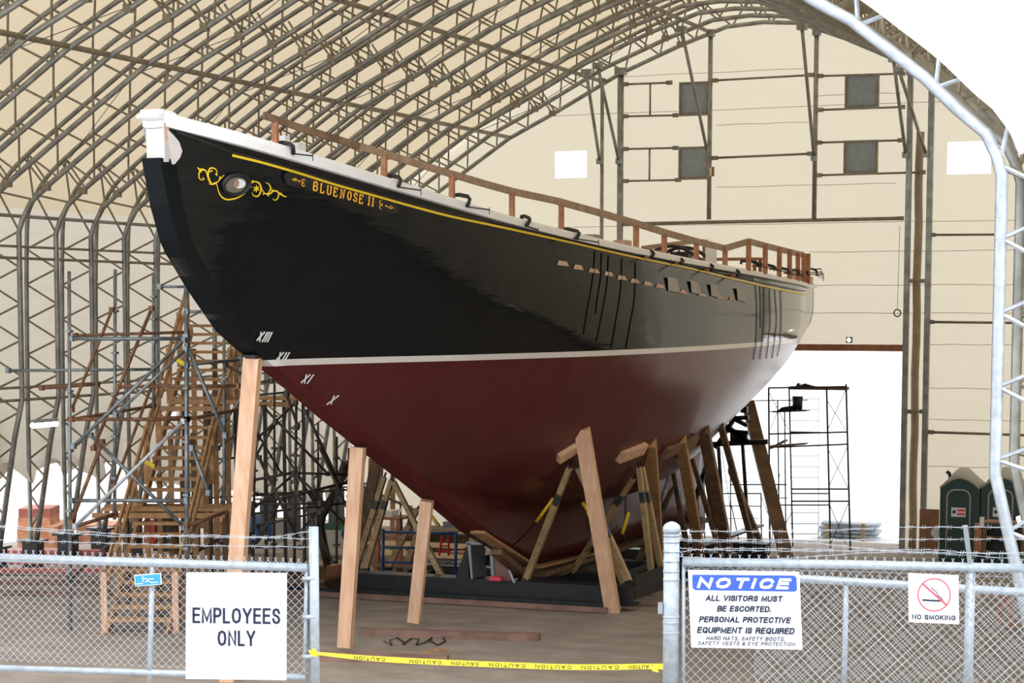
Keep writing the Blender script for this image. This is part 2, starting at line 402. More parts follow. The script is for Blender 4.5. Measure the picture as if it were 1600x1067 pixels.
def louvre(x0, y0, x1, y1, lab):
    a = onY(x0, y0, YL); b = onY(x1, y1, YL)
    t = thing('louvre_vent', ((a.x+b.x)/2, YL, b.z), lab, 'louvre')
    f = MB(); wd = .07
    f.box((a.x, YL-.08, b.z), (a.x+wd, YL+.08, a.z)); f.box((b.x-wd, YL-.08, b.z), (b.x, YL+.08, a.z))
    f.box((a.x+wd, YL-.08, a.z-wd), (b.x-wd, YL+.08, a.z)); f.box((a.x+wd, YL-.08, b.z), (b.x-wd, YL+.08, b.z+wd)); f.build('frame', 'web', t)
    n = 11; sl = MB(); h = (a.z-b.z-2*wd)/n
    for i in range(n):
        z = b.z+wd+h*(i+.5); sl.beam((a.x+wd, YL, z), (b.x-wd, YL, z), .014, h*1.05, side=(0, .8, .45))
    sl.build('slats', 'louv', t)
louvre(1062, 129, 1108, 180, 'upper left grey louvre high on the gable wall'); louvre(1061, 230, 1107, 280, 'lower left grey louvre on the gable wall')
louvre(1321, 117, 1373, 169, 'upper right grey louvre high on the gable wall'); louvre(1319, 220, 1371, 272, 'lower right grey louvre on the gable wall')
def knee(x0, y0, x1, y1, lab, back=2.7):
    a = onY(x0, y0, YG-back); b = onY(x1, y1, YG-.12)
    o = MB().tube([a, b], .06, 8); o.cbox(a, (.3, .3, .2)); o.cbox(b, (.2, .2, .2)); tag(o.build('knee_brace', 'rib'), lab, 'brace')
knee(916, 113, 937, 252, 'leftmost slanting knee brace from roof to slim gable post'); knee(934, 103, 967, 252, 'slanting knee brace from roof to the thick gable column')
knee(1065, 46, 1107, 246, 'slanting brace crossing in front of the left louvres'); knee(1253, 42, 1272, 247, 'slanting brace meeting the gable post above the door')
knee(1396, 92, 1415, 242, 'slanting brace meeting the post at the door edge'); knee(1404, 108, 1447, 241, 'rightmost slanting brace on the gable wall')
# wall-mounted box, wire coil
p = onY(1108, 268, YG-.15); t = thing('switch_box', p, 'small grey box on brown backing board on the gable post', 'box')
MB().cbox(p, (.16, .1, .3)).build('enclosure', 'sign', t); q = onY(1113, 268, YG-.05); MB().cbox((q.x, YG-.05, q.z), (.14, .04, .33)).build('backing_board', 'woodr', t)
p = onY(1402, 489, YG); c = MB().tube([(p.x+.12*math.cos(a*.5236), YG, p.z+.12*math.sin(a*.5236)) for a in range(13)], .022, 6)
c.tube([(p.x, YG, p.z+.12), onY(1406, 352, YG)], .008, 4); tag(c.build('cable_coil', 'dark'), 'coil of dark cable hanging on a line beside the loading door', 'cable')
p = onY(1327, 531, YG); t = thing('floodlight', p, 'small square floodlight above the loading door lintel', 'lamp')
MB().cbox(p, (.2, .1, .2)).build('housing', 'dark', t); MB().tube([(p.x, YG-.06, p.z), (p.x, YG-.075, p.z)], .07, 12).build('lens', 'lamp', t)
# white fabric wrap over the outer half of the front arch
ws = MB(); rr = []
yf = YA-.12
for p, q in zip(smooth_poly(inner, .4), smooth_poly(inner, .4)):
    pass
ia = [p for p in smooth_poly(inner, .3) if p.x > -13 and p.z > 9.2]
# edge of the wrap, measured off the inner chord
o_in = offset(ia, .30); o_out = offset(ia, DEP+.35)
lo_ = [Vector((a.x, yf+.1*math.sin(i*.9), a.z)) for i, a in enumerate(o_in)]; hi_ = [Vector((a.x, yf-.15, a.z)) for a in o_out]; bk = [Vector((a.x, YA+.6, a.z)) for a in o_out]
tag(MB().grid([lo_, hi_, bk]).build('fabric_wrap', 'cover'), 'white fabric wrap covering the outside of the front arch', 'fabric')
# ------------------------------------------------------------------ ground
def gzf(y): return 0 if y < 46 else (-(y-46)/25.1 if y < 71.1 else -1)
rows = []
for y in [21.8, 25, 30, 35, 40, 46, 52, 58, 64, 71.1, 72.6]:
    rows.append([Vector((x, y, gzf(y))) for x in (-22, -16.2, -8, 0, 8, 16.2, 30)])
o = MB().grid(rows, False).build('floor', mat('brown_gravel_dirt', (.30, .25, .215), .95, 0, 0, .9, .8, bscale=30, col2=(.42, .36, .32), stretch=(1, 1.6, 1))); o['kind'] = 'structure'
ext = MB(); ext.grid([[Vector((x, y, gzf(y)-.02)) for x in (-160, -22)] for y in (21.8, 46, 71.1, 260)], False)
ext.grid([[Vector((x, y, gzf(y)-.02)) for x in (-22, 30)] for y in (72.6, 260)], False)
ext.grid([[Vector((x, y, gzf(y)-.02)) for x in (30, 160)] for y in (21.8, 46, 71.1, 260)], False)
o = ext.build('yard_ground', mat('pale_yard_concrete', (.74, .72, .70), .9, 0, .04, .3)); o['kind'] = 'structure'
# ------------------------------------------------------------------ the schooner
def rel(pts): return [p[0] for p in pts], [p[1]+Z0 for p in pts]
BS = .22
STEM = rel([(30.66, 2.62), (30.92, 1.8), (31.27, 1.1), (32.15, .33), (33.15, -.42), (34.1, -.85), (34.59, -1.05), (35.47, -1.42), (37.08, -2.14), (38.83, -2.87), (41.38, -3.91), (43.5, -4.83), (44.43, -5.25), (46.7, -6.0), (48.3, -6.45), (50, -6.55), (53.4, -6.62), (58, -6.7), (63.3, -6.8)])
STEM = ([y+BS for y in STEM[0]], STEM[1])
ZC = rel([(31.0, 2.3), (31.14, 1.85), (31.49, 1.15), (32.37, .4), (33.37, -.32), (34.32, -.75), (35.69, -1.33), (37.2, -2.0), (38.83, -2.72), (40, -3.22), (42, -3.8), (44, -4.3), (46, -4.68), (48, -4.92), (51, -5.08), (54, -4.9), (57, -4.38), (60, -3.78), (64, -2.85), (67, -2.1), (69, -1.5), (70.2, -1.15)])
ZD = rel([(30.6, 3.22), (31.2, 3.1), (33.3, 2.72), (36.5, 2.23), (40.4, 1.74), (46.2, 1.30), (54.2, .99), (62, .80), (68, .72), (70.6, .76)])
BD = ([31.0, 31.45, 32, 33, 36, 40, 44, 48, 52, 56, 60, 64, 67, 69, 70.4], [.17, .4, .68, 1.13, 2.05, 2.9, 3.45, 3.75, 3.85, 3.8, 3.55, 3.15, 2.62, 2.28, 2.02])
HK = [0, .15, .3, .45, .6, .75, .88, .965, 1.0]
FT = {31: [1, .8, .62, .46, .32, .2, .12, .08, .06], 33: [1, .85, .69, .54, .39, .25, .14, .08, .06], 36: [1, .90, .78, .64, .48, .32, .18, .09, .06], 40: [1, .97, .90, .79, .65, .46, .26, .12, .07],
      42: [1, .99, .94, .84, .69, .51, .31, .14, .08], 44: [1, 1, .97, .90, .78, .62, .41, .21, .08], 48: [1, 1.01, 1.0, .96, .87, .74, .54, .34, .08], 52: [1, 1.02, 1.01, .97, .90, .79, .62, .47, .08], 56: [1, 1.02, 1.01, .97, .90, .79, .63, .47, .08],
      60: [1, 1.01, 1.0, .97, .90, .78, .57, .33, .09], 64: [1, 1.0, .99, .96, .90, .79, .58, .33, .1], 67: [1, 1, 1, .98, .93, .84, .68, .44, .2], 70.4: [1, 1.01, 1.01, 1.0, .97, .89, .74, .55, .35]}
FY = sorted(FT)
def zd(Y): return sinterp(Y, *ZD)
def bdk(Y): return sinterp(Y, *BD)
def hb(Y, z):
    """half breadth of the hull at station Y, height z"""
    t, c = zd(Y), sinterp(Y, *ZC)
    h = (t-z)/(t-c)
    fr = [interp(Y, FY, [FT[y][k] for y in FY]) for k in range(9)]
    return max(bdk(Y)*sinterp(min(max(h, 0), 1), HK, fr), .06)
YS0, YS1 = 31.02, 70.3
ship = thing('schooner', (0, 50, 0), 'large black wooden schooner hull with white stripe and dark red bottom standing under the arches', 'ship')
def hull_mat(nm_='hull_paint', ro_=.27, sp_=.33):
    m = bpy.data.materials.new(nm_); m.use_nodes = True; n = m.node_tree.nodes; l = m.node_tree.links; b = n['Principled BSDF']
    tc = n.new('ShaderNodeTexCoord'); sp = n.new('ShaderNodeSeparateXYZ'); l.new(tc.outputs['Object'], sp.inputs[0])
    def math_(op, a, v=None, bb=None):
        k = n.new('ShaderNodeMath'); k.operation = op; l.new(a, k.inputs[0])
        if v is not None: k.inputs[1].default_value = v
        if bb is not None: l.new(bb, k.inputs[1])
        return k.outputs[0]
    # the painted waterline rises slightly towards the stern
    y = sp.outputs['Y']; z = sp.outputs['Z']
    sl = math_('MULTIPLY', y, WLS); zz = math_('SUBTRACT', z, None, sl)
    up = math_('GREATER_THAN', zz, WL0+.125); dn = math_('GREATER_THAN', zz, WL0)
    nz = n.new('ShaderNodeTexNoise'); nz.inputs['Scale'].default_value = 1.2; nz.inputs['Detail'].default_value = 6; l.new(tc.outputs['Object'], nz.inputs['Vector'])
    r1 = n.new('ShaderNodeValToRGB'); r1.color_ramp.elements[0].color = (.078, .012, .013, 1); r1.color_ramp.elements[1].color = (.115, .021, .021, 1); l.new(nz.outputs['Fac'], r1.inputs[0])
    r2 = n.new('ShaderNodeValToRGB'); r2.color_ramp.elements[0].color = (.0035, .0055, .0075, 1); r2.color_ramp.elements[1].color = (.005, .008, .010, 1); l.new(nz.outputs['Fac'], r2.inputs[0])
    m1 = n.new('ShaderNodeMix'); m1.data_type = 'RGBA'; l.new(dn, m1.inputs[0]); l.new(r1.outputs[0], m1.inputs[6]); m1.inputs[7].default_value = (.78, .77, .78, 1)
    m2 = n.new('ShaderNodeMix'); m2.data_type = 'RGBA'; l.new(up, m2.inputs[0]); l.new(m1.outputs[2], m2.inputs[6]); l.new(r2.outputs[0], m2.inputs[7])
    l.new(m2.outputs[2], b.inputs['Base Color'])
    ro = math_('MULTIPLY_ADD', up, -.16); ro.node.inputs[2].default_value = ro_
    l.new(ro, b.inputs['Roughness']); b.inputs['Specular IOR Level'].default_value = sp_
    # planking seams along the hull
    wv = n.new('ShaderNodeTexWave'); wv.bands_direction = 'Z'; wv.inputs['Scale'].default_value = 1.6; wv.inputs['Distortion'].default_value = .6; l.new(tc.outputs['Object'], wv.inputs['Vector'])
    n3 = n.new('ShaderNodeTexNoise'); n3.inputs['Scale'].default_value = 2.2; mp = n.new('ShaderNodeMapping'); mp.inputs['Scale'].default_value = (1, .25, 2.5)
    l.new(tc.outputs['Object'], mp.inputs[0]); l.new(mp.outputs[0], n3.inputs['Vector'])
    ad = math_('MULTIPLY_ADD', wv.outputs['Fac'], .04); l.new(n3.outputs['Fac'], ad.node.inputs[2])
    bp = n.new('ShaderNodeBump'); bp.inputs['Strength'].default_value = .12; bp.inputs['Distance'].default_value = .05; l.new(ad, bp.inputs['Height']); l.new(bp.outputs[0], b.inputs['Normal'])
    return m
WLS = .0018; WL0 = 6.160       # waterline: lower edge (object space of the hull)
M['hull'] = hull_mat(); M['stem'] = hull_mat('stem_paint', .75, .12)
NS, NH = 150, 52
for sgn in (1, -1):
    pass
hull = MB(); rows = []
for i in range(NS+1):
    Y = YS0+(YS1-YS0)*(i/NS)**1.08
    t, c = zd(Y), sinterp(Y, *ZC); r = []
    kz = sinterp(Y, *STEM)
    side = []
    for j in range(NH+1):
        h = (j/NH)**.8; z = t-(t-c)*h; side.append((hb(Y, z), z))
    fin = []
    if Y < 63.3+BS:
        bf = .17 if Y < 50 else .2
        k0 = side[-1][0]
        for j in range(1, 5): fin.append((k0+(bf-k0)*min(1, j/2), c+(kz-c)*j/4))
    else: fin = [(side[-1][0]*(1-j/4), c-.0*j) for j in range(1, 5)]
    pr = side+fin
    if fin and Y < 63.3+BS: pr.append((.0, kz))
    else: pr.append((0, c-.001))
    rows.append([Vector((b, Y, z)) for b, z in pr]+[Vector((-b, Y, z)) for b, z in reversed(pr[:-1])])
hull.grid(rows)
# transom
tr = rows[-1]; hull.prism(tr, (0, .08, 0))
# sternpost closes the deadwood
hull.box((-.2, 63.3, .1), (.2, 63.6, 4.4))
# deck
dk = [[(-hb(Y, zd(Y)-.45)+.12, Y, zd(Y)-.45), (hb(Y, zd(Y)-.45)-.12, Y, zd(Y)-.45)] for Y in [32+i*1.0 for i in range(39)]]
hb_o = hull.build('hull', 'hull', ship)
MB().grid(dk, False).build('deck', 'plank', ship)
# cutwater: the flat black stem piece in front of the planking
st = []; 
zs = [2.62, 2.2, 1.8, 1.4, 1.1, .7, .33, -.05, -.42, -.85, -1.04]
poly = [(0, y, z) for y, z in zip(*STEM)][:18]
front = []; back = []
for i, z in enumerate([2.60+Z0-k*.2 for k in range(49)]):
    # y on stem profile for this z
    ys, zz = STEM
    y = None
    for a in range(len(ys)-1):
        if zz[a] >= z >= zz[a+1]: y = ys[a]+(ys[a+1]-ys[a])*(zz[a]-z)/(zz[a]-zz[a+1]); break
    if y is None: continue
    yb = y+.45
    hbb = lambda Y: hb(Y, max(z, sinterp(Y, *ZC)+.01))
    w0 = .185; w1 = max(.19, min(.45, hbb(yb)*.96))
    st.append([Vector((-w0, y-.04, z)), Vector((-w1, yb, z)), Vector((w1, yb, z)), Vector((w0, y-.04, z))])
    if z < -6.5+Z0: break
MB().quadring(st, cap=True).build('stem', 'stem', ship)
# white bed for the bowsprit at the head of the stem
def hitX(px, py, X): return onX(px, py, X)
MB().prism([onX(x, y, .22) for x, y in ((256, 200), (263, 203), (266, 225), (264, 253), (258, 253))], (-.36, 0, 0)).build('bowsprit_bed', 'whited', ship)
MB().prism([onX(x, y, .23) for x, y in ((256, 192), (262, 193), (266, 207), (262, 218), (257, 209))], (-.02, 0, 0)).build('bed_timber', 'pink', ship)
MB().prism([onX(x, y, .22) for x, y in ((255, 188), (276, 196), (278, 210), (268, 209), (266, 200), (256, 199))], (-.38, 0, 0)).build('rail_bracket', 'white', ship)
# ---- rail cap following the sheer
def cap(sgn):
    rr = []
    for i in range(90):
        Y = 30.95+(70.4-30.95)*i/89; b = bdk(Y)*sgn; z = zd(Y)
        hh = interp(Y, [31, 40, 46, 60, 70], [.24, .16, .15, .13, .12])
        o1 = interp(Y, [30.9, 32], [.04, .13])*sgn; o2 = -.28*sgn
        pts = [(b+o1, z-.0), (b+o1*1.05, z+hh*.6), (b+o1*.8, z+hh), (b+o2, z+hh), (b+o2, z)]
        rr.append([Vector((x, Y, zz)) for x, zz in (pts if sgn > 0 else pts[::-1])])
    return rr
c_ = MB(); c_.quadring(cap(1)); c_.quadring(cap(-1)); 
c_.build('rail_cap', 'white', ship)
nose = [onX(x, y, .22) for x, y in ((254, 170), (270, 174), (276, 178), (276, 190), (262, 190), (256, 188), (248, 183), (248, 178), (254, 176))]
MB().prism(nose, (-.44, 0, 0)).build('rail_nose', 'white', ship)
# ---- place things on the planking: where does the view line of a photo point meet the hull side
def hit(px, py, off=.012):
    r = ray(px, py); best = None; lo = None
    for i in range(601):
        Y = 30.8+(70.2-30.8)*i/600; p = EYE+r*(Y/r.y)
        if p.z > zd(Y)+.3: lo = None; continue
        f = p.x-hb(max(Y, 30.9), p.z)
        if lo is not None and lo[1] > 0 >= f:
            a, b_ = lo[0], Y
            for _ in range(20):
                m_ = (a+b_)/2; q = EYE+r*(m_/r.y)
                if q.x-hb(m_, q.z) > 0: a = m_
                else: b_ = m_
            q = EYE+r*(a/r.y); return q+hn(q)*off
        lo = (Y, f)
    Y = 31.0; return EYE+r*(Y/r.y)
def hn(p):
    e = .05; dy = (hb(p.y+e, p.z)-hb(p.y-e, p.z))/(2*e); dz = (hb(p.y, p.z+e)-hb(p.y, p.z-e))/(2*e)
    return Vector((1, -dy, -dz)).normalized()
def ribbon(mb, pts, w, th=.012, off=.012, taper=False):
    """paint stroke / moulding along photo points, w metres wide, lying on the planking"""
    P_ = [hit(x, y, off) for x, y in pts]
    a_ = []; 
    for i, p in enumerate(P_):
        d = (P_[min(i+1, len(P_)-1)]-P_[max(i-1, 0)]); nn = hn(p)
        s_ = d.cross(nn); s_ = s_.normalized() if s_.length > 1e-6 else Vector((0, 0, 1))
        ww = w/2
        if taper: ww *= (.25+.75*math.sin(math.pi*min(1, max(.0, (i+.35)/(len(P_)-.3)))))
        a_.append([p-s_*ww, p+s_*ww, p+s_*ww+nn*th, p-s_*ww+nn*th])
    mb.quadring(a_)
def dens(pts, n):
    xs = list(range(len(pts))); N = (len(pts)-1)*n
    return [(sinterp(i/n, xs, [p[0] for p in pts]), sinterp(i/n, xs, [p[1] for p in pts])) for i in range(N+1)]
# yellow cove stripe and the black moulding above it
yl = [(362, 242), (400, 251), (460, 268), (520, 287), (580, 304), (640, 321), (700, 337), (760, 350), (820, 363), (900, 381), (960, 395), (1020, 408), (1070, 418), (1120, 430), (1175, 443), (1225, 454), (1245, 458), (1257, 459.5)]
sb = MB(); ribbon(sb, dens(yl, 3), .045, .02)
sb.build('cove_stripe', 'yellow', ship)
mo = MB(); mo_pts = [(274, 206), (300, 214), (335, 227)]+[(x, y-5.0) for x, y in yl]
ribbon(mo, dens(mo_pts, 3), .035, .04); mo.build('rubbing_strake', 'black', ship)
# black band (bulwark plank) between strake and cap stands slightly proud -> part of hull
# ---- name board
nb = [(441, 277), (444, 269), (452, 268), (520, 290), (600, 313), (616, 318), (621, 330), (610, 332), (560, 320), (500, 303), (455, 290), (445, 287)]
P_ = [hit(x, y, .02) for x, y in nb]
nm = MB(); nrm = hn(P_[6]); nm.prism(P_, nrm*.05)
board = nm.build('name_board', 'black', ship)
LET = {'B': [[(0, 0), (0, 1)], [(0, 1), (.6, 1), (.78, .88), (.78, .64), (.6, .53), (.05, .53)], [(.6, .53), (.85, .42), (.85, .12), (.62, 0), (0, 0)]],
       'L': [[(.12, 0), (.12, 1)], [(0, 1), (.32, 1)], [(0, 0), (.85, 0), (.85, .25)]],
       'U': [[(.08, 1), (.08, .18), (.3, 0), (.6, 0), (.82, .18), (.82, 1)], [(-.06, 1), (.25, 1)], [(.66, 1), (.97, 1)]],
       'E': [[(.1, 0), (.1, 1)], [(0, 1), (.8, 1), (.8, .8)], [(.1, .52), (.6, .52)], [(0, 0), (.85, 0), (.85, .22)]],
       'N': [[(.1, 0), (.1, 1), (.82, 0), (.82, 1)], [(-.04, 0), (.26, 0)], [(.66, 1), (.98, 1)], [(-.04, 1), (.1, 1)]],
       'O': [[(.45, 0), (.15, .15), (.08, .5), (.15, .85), (.45, 1), (.75, .85), (.82, .5), (.75, .15), (.45, 0)]],
       'S': [[(.8, .75), (.72, .95), (.45, 1), (.15, .9), (.12, .68), (.3, .55), (.65, .44), (.8, .28), (.7, .06), (.42, 0), (.12, .08), (.08, .28)]],
       'I': [[(.2, 0), (.2, 1)], [(0, 1), (.4, 1)], [(0, 0), (.4, 0)]]}
# letter boxes in the photo: left-bottom corner, width, height
boxes = [('B', 485.5, 294.8, 6.6, 13), ('L', 496, 298, 6.6, 13.2), ('U', 506.5, 300.8, 6.8, 12.6), ('E', 516.5, 303.6, 6.6, 12.8), ('N', 527, 306.3, 7, 12.8), ('O', 538, 309.5, 6.8, 13), ('S', 547.5, 312, 6.6, 13), ('E', 556.5, 314.6, 6.4, 12.8), ('I', 570.5, 317.8, 6, 12.6), ('I', 576.5, 319.6, 6, 12.6)]
for ch, bx, by, bw_, bh in boxes:
    lm = MB()
    for stk in LET[ch]:
        pts = [(bx+u*bw_+v*1.2, by+u*bw_*.26-v*bh) for u, v in stk]
        ribbon(lm, pts, .026, .012, .072)
    lm.build('letter_'+ch.lower(), 'gold', board)
def curl(mb, cx, cy, r0, r1, a0, a1, w, n=9, sx=1, sy=1, off=.03, m2=None):
    pts = [(cx+sx*(r0+(r1-r0)*i/n)*math.cos(math.radians(a0+(a1-a0)*i/n)), cy-sy*(r0+(r1-r0)*i/n)*math.sin(math.radians(a0+(a1-a0)*i/n))) for i in range(n+1)]
    ribbon(mb, pts, w, .01, off, True)
for cx, s in ((464, 1), (599, -1)):
    fl = MB()
    cy = 281.5 if s == 1 else 320
    ribbon(fl, [(cx-12*s, cy-3.4*s), (cx-6*s, cy-3*s), (cx, cy)], .012, .01, .072)
    curl(fl, cx-7*s, cy-2.5*s, 3, 1.2, 0, 360, .012, off=.072)
    for q in (-1, 1): curl(fl, cx+7*s, cy+2*s+q*3.0, 4.4, 1.2, 180-90*q*s, 180-90*q*s+260*q*s, .016, off=.072)
    curl(fl, cx, cy, 1.5, .5, 0, 330, .016, off=.072)
    fl.build('flourish', 'gold', board)
# ---- hawse pipe with gilded scrollwork
c0 = hit(367, 288, 0); nh = hn(c0)
uu = (hit(377, 288, 0)-hit(357, 288, 0)).normalized(); vv = nh.cross(uu).normalized()
if vv.z < 0: vv = -vv
def ell(cx, cy, rx, ry, rot, off, n=28):
    out = []
    for k in range(n):
        a = 2*math.pi*k/n; x = rx*math.cos(a); y = ry*math.sin(a); c, s = math.cos(rot), math.sin(rot)
        out.append(hit(cx+x*c-y*s, cy-(x*s+y*c), off))
    return out
hp = MB()
rings = [ell(367, 287, 23, 17.5, .25, .01), ell(367, 287, 23, 17.5, .25, .07), ell(367, 287.3, 21, 15.8, .25, .10), ell(367.5, 288, 18.5, 13.6, .25, .07), ell(368, 288.5, 17, 12, .25, .02)]
hp.quadring(rings, cap=False, smooth=True); hz = hp.build('hawse_pipe', 'strap', ship)
MB().quadring([ell(368, 288.5, 17, 12, .25, .02), ell(372, 286, 9.4, 7, .1, .04)], cap=False, smooth=True).build('pipe_bore', 'bore', hz)
hole = MB(); e_ = ell(372, 286, 9.6, 7.2, .1, .045); hole.f.append(tuple(range(len(e_)))); hole.v = [tuple(p) for p in e_]; hole.sm = [False]
hole.build('pipe_opening', 'white', hz)
pt = [p for p in ell(366.5, 285, 5, 6.4, 0, .055, 10)]
q = MB(); q.v = [tuple(p) for p in pt]; q.f = [tuple(range(10))]; q.sm = [False]; q.build('inner_timber', 'copper', hz)
sc = MB()
def Z(pts): return [(290+x/9.412, 240+y/9.412) for x, y in pts]
strk = [([(450, 440), (470, 540), (530, 640), (610, 672), (720, 655), (830, 600), (900, 530), (930, 480), (960, 430)], .03),
        ([(560, 310), (500, 370), (450, 420), (390, 445), (345, 400), (320, 320), (330, 250), (370, 205), (420, 215), (450, 260), (455, 310)], .028),
        ([(345, 430), (320, 360), (300, 280), (270, 235), (220, 235), (190, 280), (185, 340), (215, 380), (255, 385)], .026), ([(165, 200), (200, 230), (250, 220)], .03),
        ([(930, 470), (960, 430), (1010, 405), (1070, 430), (1100, 500), (1085, 580), (1040, 625), (990, 610), (965, 565)], .028),
        ([(1090, 460), (1120, 530), (1160, 585), (1220, 590), (1290, 540), (1340, 550), (1360, 600), (1340, 660), (1300, 680), (1275, 655)], .026),
        ([(1170, 420), (1210, 440), (1240, 500), (1220, 560), (1180, 590)], .022), ([(1340, 550), (1390, 590), (1440, 620), (1475, 630)], .026), ([(1400, 570), (1380, 600)], .018),
        ([(1030, 460), (1030, 560)], .02), ([(990, 490), (1070, 530)], .02), ([(990, 540), (1070, 485)], .02),
        ([(330, 440), (380, 450), (430, 420), (440, 460)], .02), ([(500, 330), (490, 370)], .02), ([(345, 265), (385, 245)], .018), ([(430, 290), (455, 320)], .018), ([(225, 250), (210, 270)], .018), ([(240, 350), (265, 375)], .018),
        ([(985, 385), (960, 420)], .018), ([(1130, 600), (1150, 560)], .018), ([(1210, 620), (1190, 590)], .018), ([(1260, 510), (1265, 555)], .018), ([(930, 490), (960, 480)], .018), ([(330, 350), (345, 380)], .02)]
for p, w_ in strk: ribbon(sc, dens(Z(p), 3) if len(p) > 2 else Z(p), w_, .01, .014, len(p) > 2)
sc.build('gilt_scrollwork', 'yellow', ship)
# ---- draught marks
ap = [(259, 203), (264, 206), (270, 212), (278, 222), (282.5, 236), (279, 246), (270, 257), (262, 255), (258, 253)]
q_ = [hit(x, y, .03) for x, y in ap]; nn_ = Vector((.8, -.6, 0)); MB().prism(q_, nn_*.03).build('hawse_plate', 'whited', ship)
def dm(name, segs):
    g = MB()
    for (a, b) in segs: ribbon(g, [a, ((a[0]+b[0])/2, (a[1]+b[1])/2), b], .03, .01, .05)
    g.build('draught_mark', 'white', ship)
def q5(x, y): return (380+x/6.667, 500+y/6.667)
dm('xiii', [(q5(105, 218), q5(205, 112)), (q5(150, 216), q5(165, 112)), (q5(175, 218), q5(235, 112)), (q5(202, 218), q5(258, 112)), (q5(230, 218), q5(282, 112))])
dm('xii', [(q5(305, 425), q5(405, 322)), (q5(348, 420), q5(368, 322)), (q5(375, 425), q5(435, 322)), (q5(402, 425), q5(465, 322))])
dm('xi', [(q5(572, 652), q5(682, 552)), (q5(618, 650), q5(640, 552)), (q5(645, 650), q5(718, 552))])
dm('x', [(q5(850, 870), q5(980, 770)), (q5(897, 865), q5(930, 770))])
# ---- freeing ports
ports = [(869.5, 407, 888, 416), (895, 413, 911, 422), (919, 419, 936, 427), (943, 424, 958, 432), (963.5, 430, 979, 438), (984, 435, 999, 443), (1004.5, 439.5, 1019, 447), (1023.5, 443.5, 1038, 451)]
def port(x0, y0, x1, y1):
    ps = [hit(x0+2.5, y0, .012), hit(x1-4, y0+1.6, .012), hit(x1, y1, .012), hit(x0, y1-2, .012)]
    nn = hn(ps[0]); MB().prism(ps, nn*.01).build('freeing_port', 'pink', ship)
for p in ports: port(*p)
for p in ((1062, 452, 1073, 460), (1090, 458, 1104, 464), (1118, 462, 1132, 468), (1138, 464, 1148, 470)): port(*p)
def sheet(x0, y0, x1, y1, k):
    ps = [hit(x0, y0, .05), hit(x1-8, y0+2, .05), hit(x1, y1, .02), hit(x0+3, y1-4, .02)]
    nn = hn(ps[0]); MB().prism(ps, nn*.015).build('cover_sheet', 'paper', ship)
for k, p in enumerate(((1040, 433, 1062, 458), (1076, 439, 1095, 461), (1107, 444, 1124, 466), (1148, 450, 1166, 473))): sheet(*p, k)
# ---- dark chain-plate straps
for pts in ([(930, 392), (927, 430), (917, 490), (912, 522)], [(940, 395), (939, 430), (933, 470), (931, 490)], [(951, 399), (949, 440), (939, 500), (932, 535)], [(972, 404), (970, 450), (961, 510), (955, 545)], [(993, 410), (992, 460), (984, 510), (978, 545)],
            [(1180, 446), (1182, 480), (1181, 530), (1177, 562)], [(1187, 448), (1188, 480), (1188, 512)], [(1193, 449), (1193, 500), (1190, 535), (1187, 561)], [(1202, 451), (1203, 500), (1200, 535), (1197, 560)], [(1210, 453), (1213, 500), (1210, 530), (1206, 559)], [(1219, 454), (1220, 490), (1219, 530), (1214, 557)]):
    st_ = MB(); ribbon(st_, dens(pts, 4), .045, .012, .01); st_.build('chain_plate', 'strap', ship)
# ------------------------------------------------------------------ gear on the schooner's rail
def sheer(px, py, inset=.1, side=1):
    """point above the rail line that the photo point shows"""
    r = ray(px, py); best = None
    for i in range(400):
        Y = 31+(70.3-31)*i/399; p = EYE+r*(Y/r.y); e = abs(p.x-side*(bdk(Y)-inset))
        if best is None or e < best[0]: best = (e, p)
    return best[1]
cap_h = lambda Y: interp(Y, [31, 40, 46, 60, 70], [.24, .16, .15, .13, .12])
gr = thing('guard_rail', (1, 40, 10), 'rough brown plank guard rail on upright posts along the near side of the schooner deck', 'guard rail')
rail = [(412, 180), (470, 200), (560, 228), (640, 252), (706, 272), (760, 288), (800, 299), (870, 314), (935, 332), (994, 349), (1038, 363), (1088, 377), (1133, 388)]
R3 = [sheer(x, y) for x, y in rail]
for a, b in ((0, 2), (2, 7), (7, 10), (10, 12)):
    m_ = MB()
    for i in range(a, b): 
        w_ = 11/(F/((R3[i]-EYE).dot(FW)))
        m_.beam(R3[i], R3[i+1]+(R3[i+1]-R3[i])*.02, .05, w_ if i < 8 else .16, side=(1, 0, 0))
    m_.build('rail_plank', 'copper' if a else 'woodd', gr)
for x, y in ((430, 190), (600, 243), (706, 274), (800, 301), (877, 318), (994, 351), (1038, 366), (1088, 380), (1133, 391)):
    p = sheer(x, y); MB().beam(p, (p.x, p.y, zd(p.y)), .1 if x < 900 else .12, .1, side=(1, 0, 0)).build('post', 'woodr', gr)
gs = thing('guard_rail', (1, 66, 8.5), 'brown wooden guard rail on close-set posts around the schooner stern', 'guard rail')
SR = [sheer(x, y, .05) for x, y in ((1133, 388), (1170, 377), (1196, 384), (1220, 390), (1245, 396), (1256, 398))]
m_ = MB()
for a, b in zip(SR, SR[1:]): m_.beam(a, b, .05, .17, side=(1, 0, 0))
m_.build('rail_plank', 'copper', gs)
for x, y in ((1170, 374), (1196, 381), (1218, 387), (1234, 390), (1247, 395), (1256, 396), (1263, 396)):
    p = sheer(x, y, -.12); MB().beam(p, (p.x, p.y, zd(p.y)+.1), .13, .09, side=(1, 0, 0)).build('post', 'woodr', gs)
gf = thing('guard_rail', (-3, 60, 8.6), 'far side plank guard rail seen across the schooner deck', 'guard rail')
a = onX(1003, 388, -2.6); b = onX(1086, 377, -2.2); c_ = onX(1235, 373, -1.0)
MB().beam(a, b, .05, .16, side=(1, 0, 0)).build('rail_plank', 'copper', gf); MB().beam(b, c_, .05, .07, side=(1, 0, 0)).build('rail_plank', 'woodr', gf)
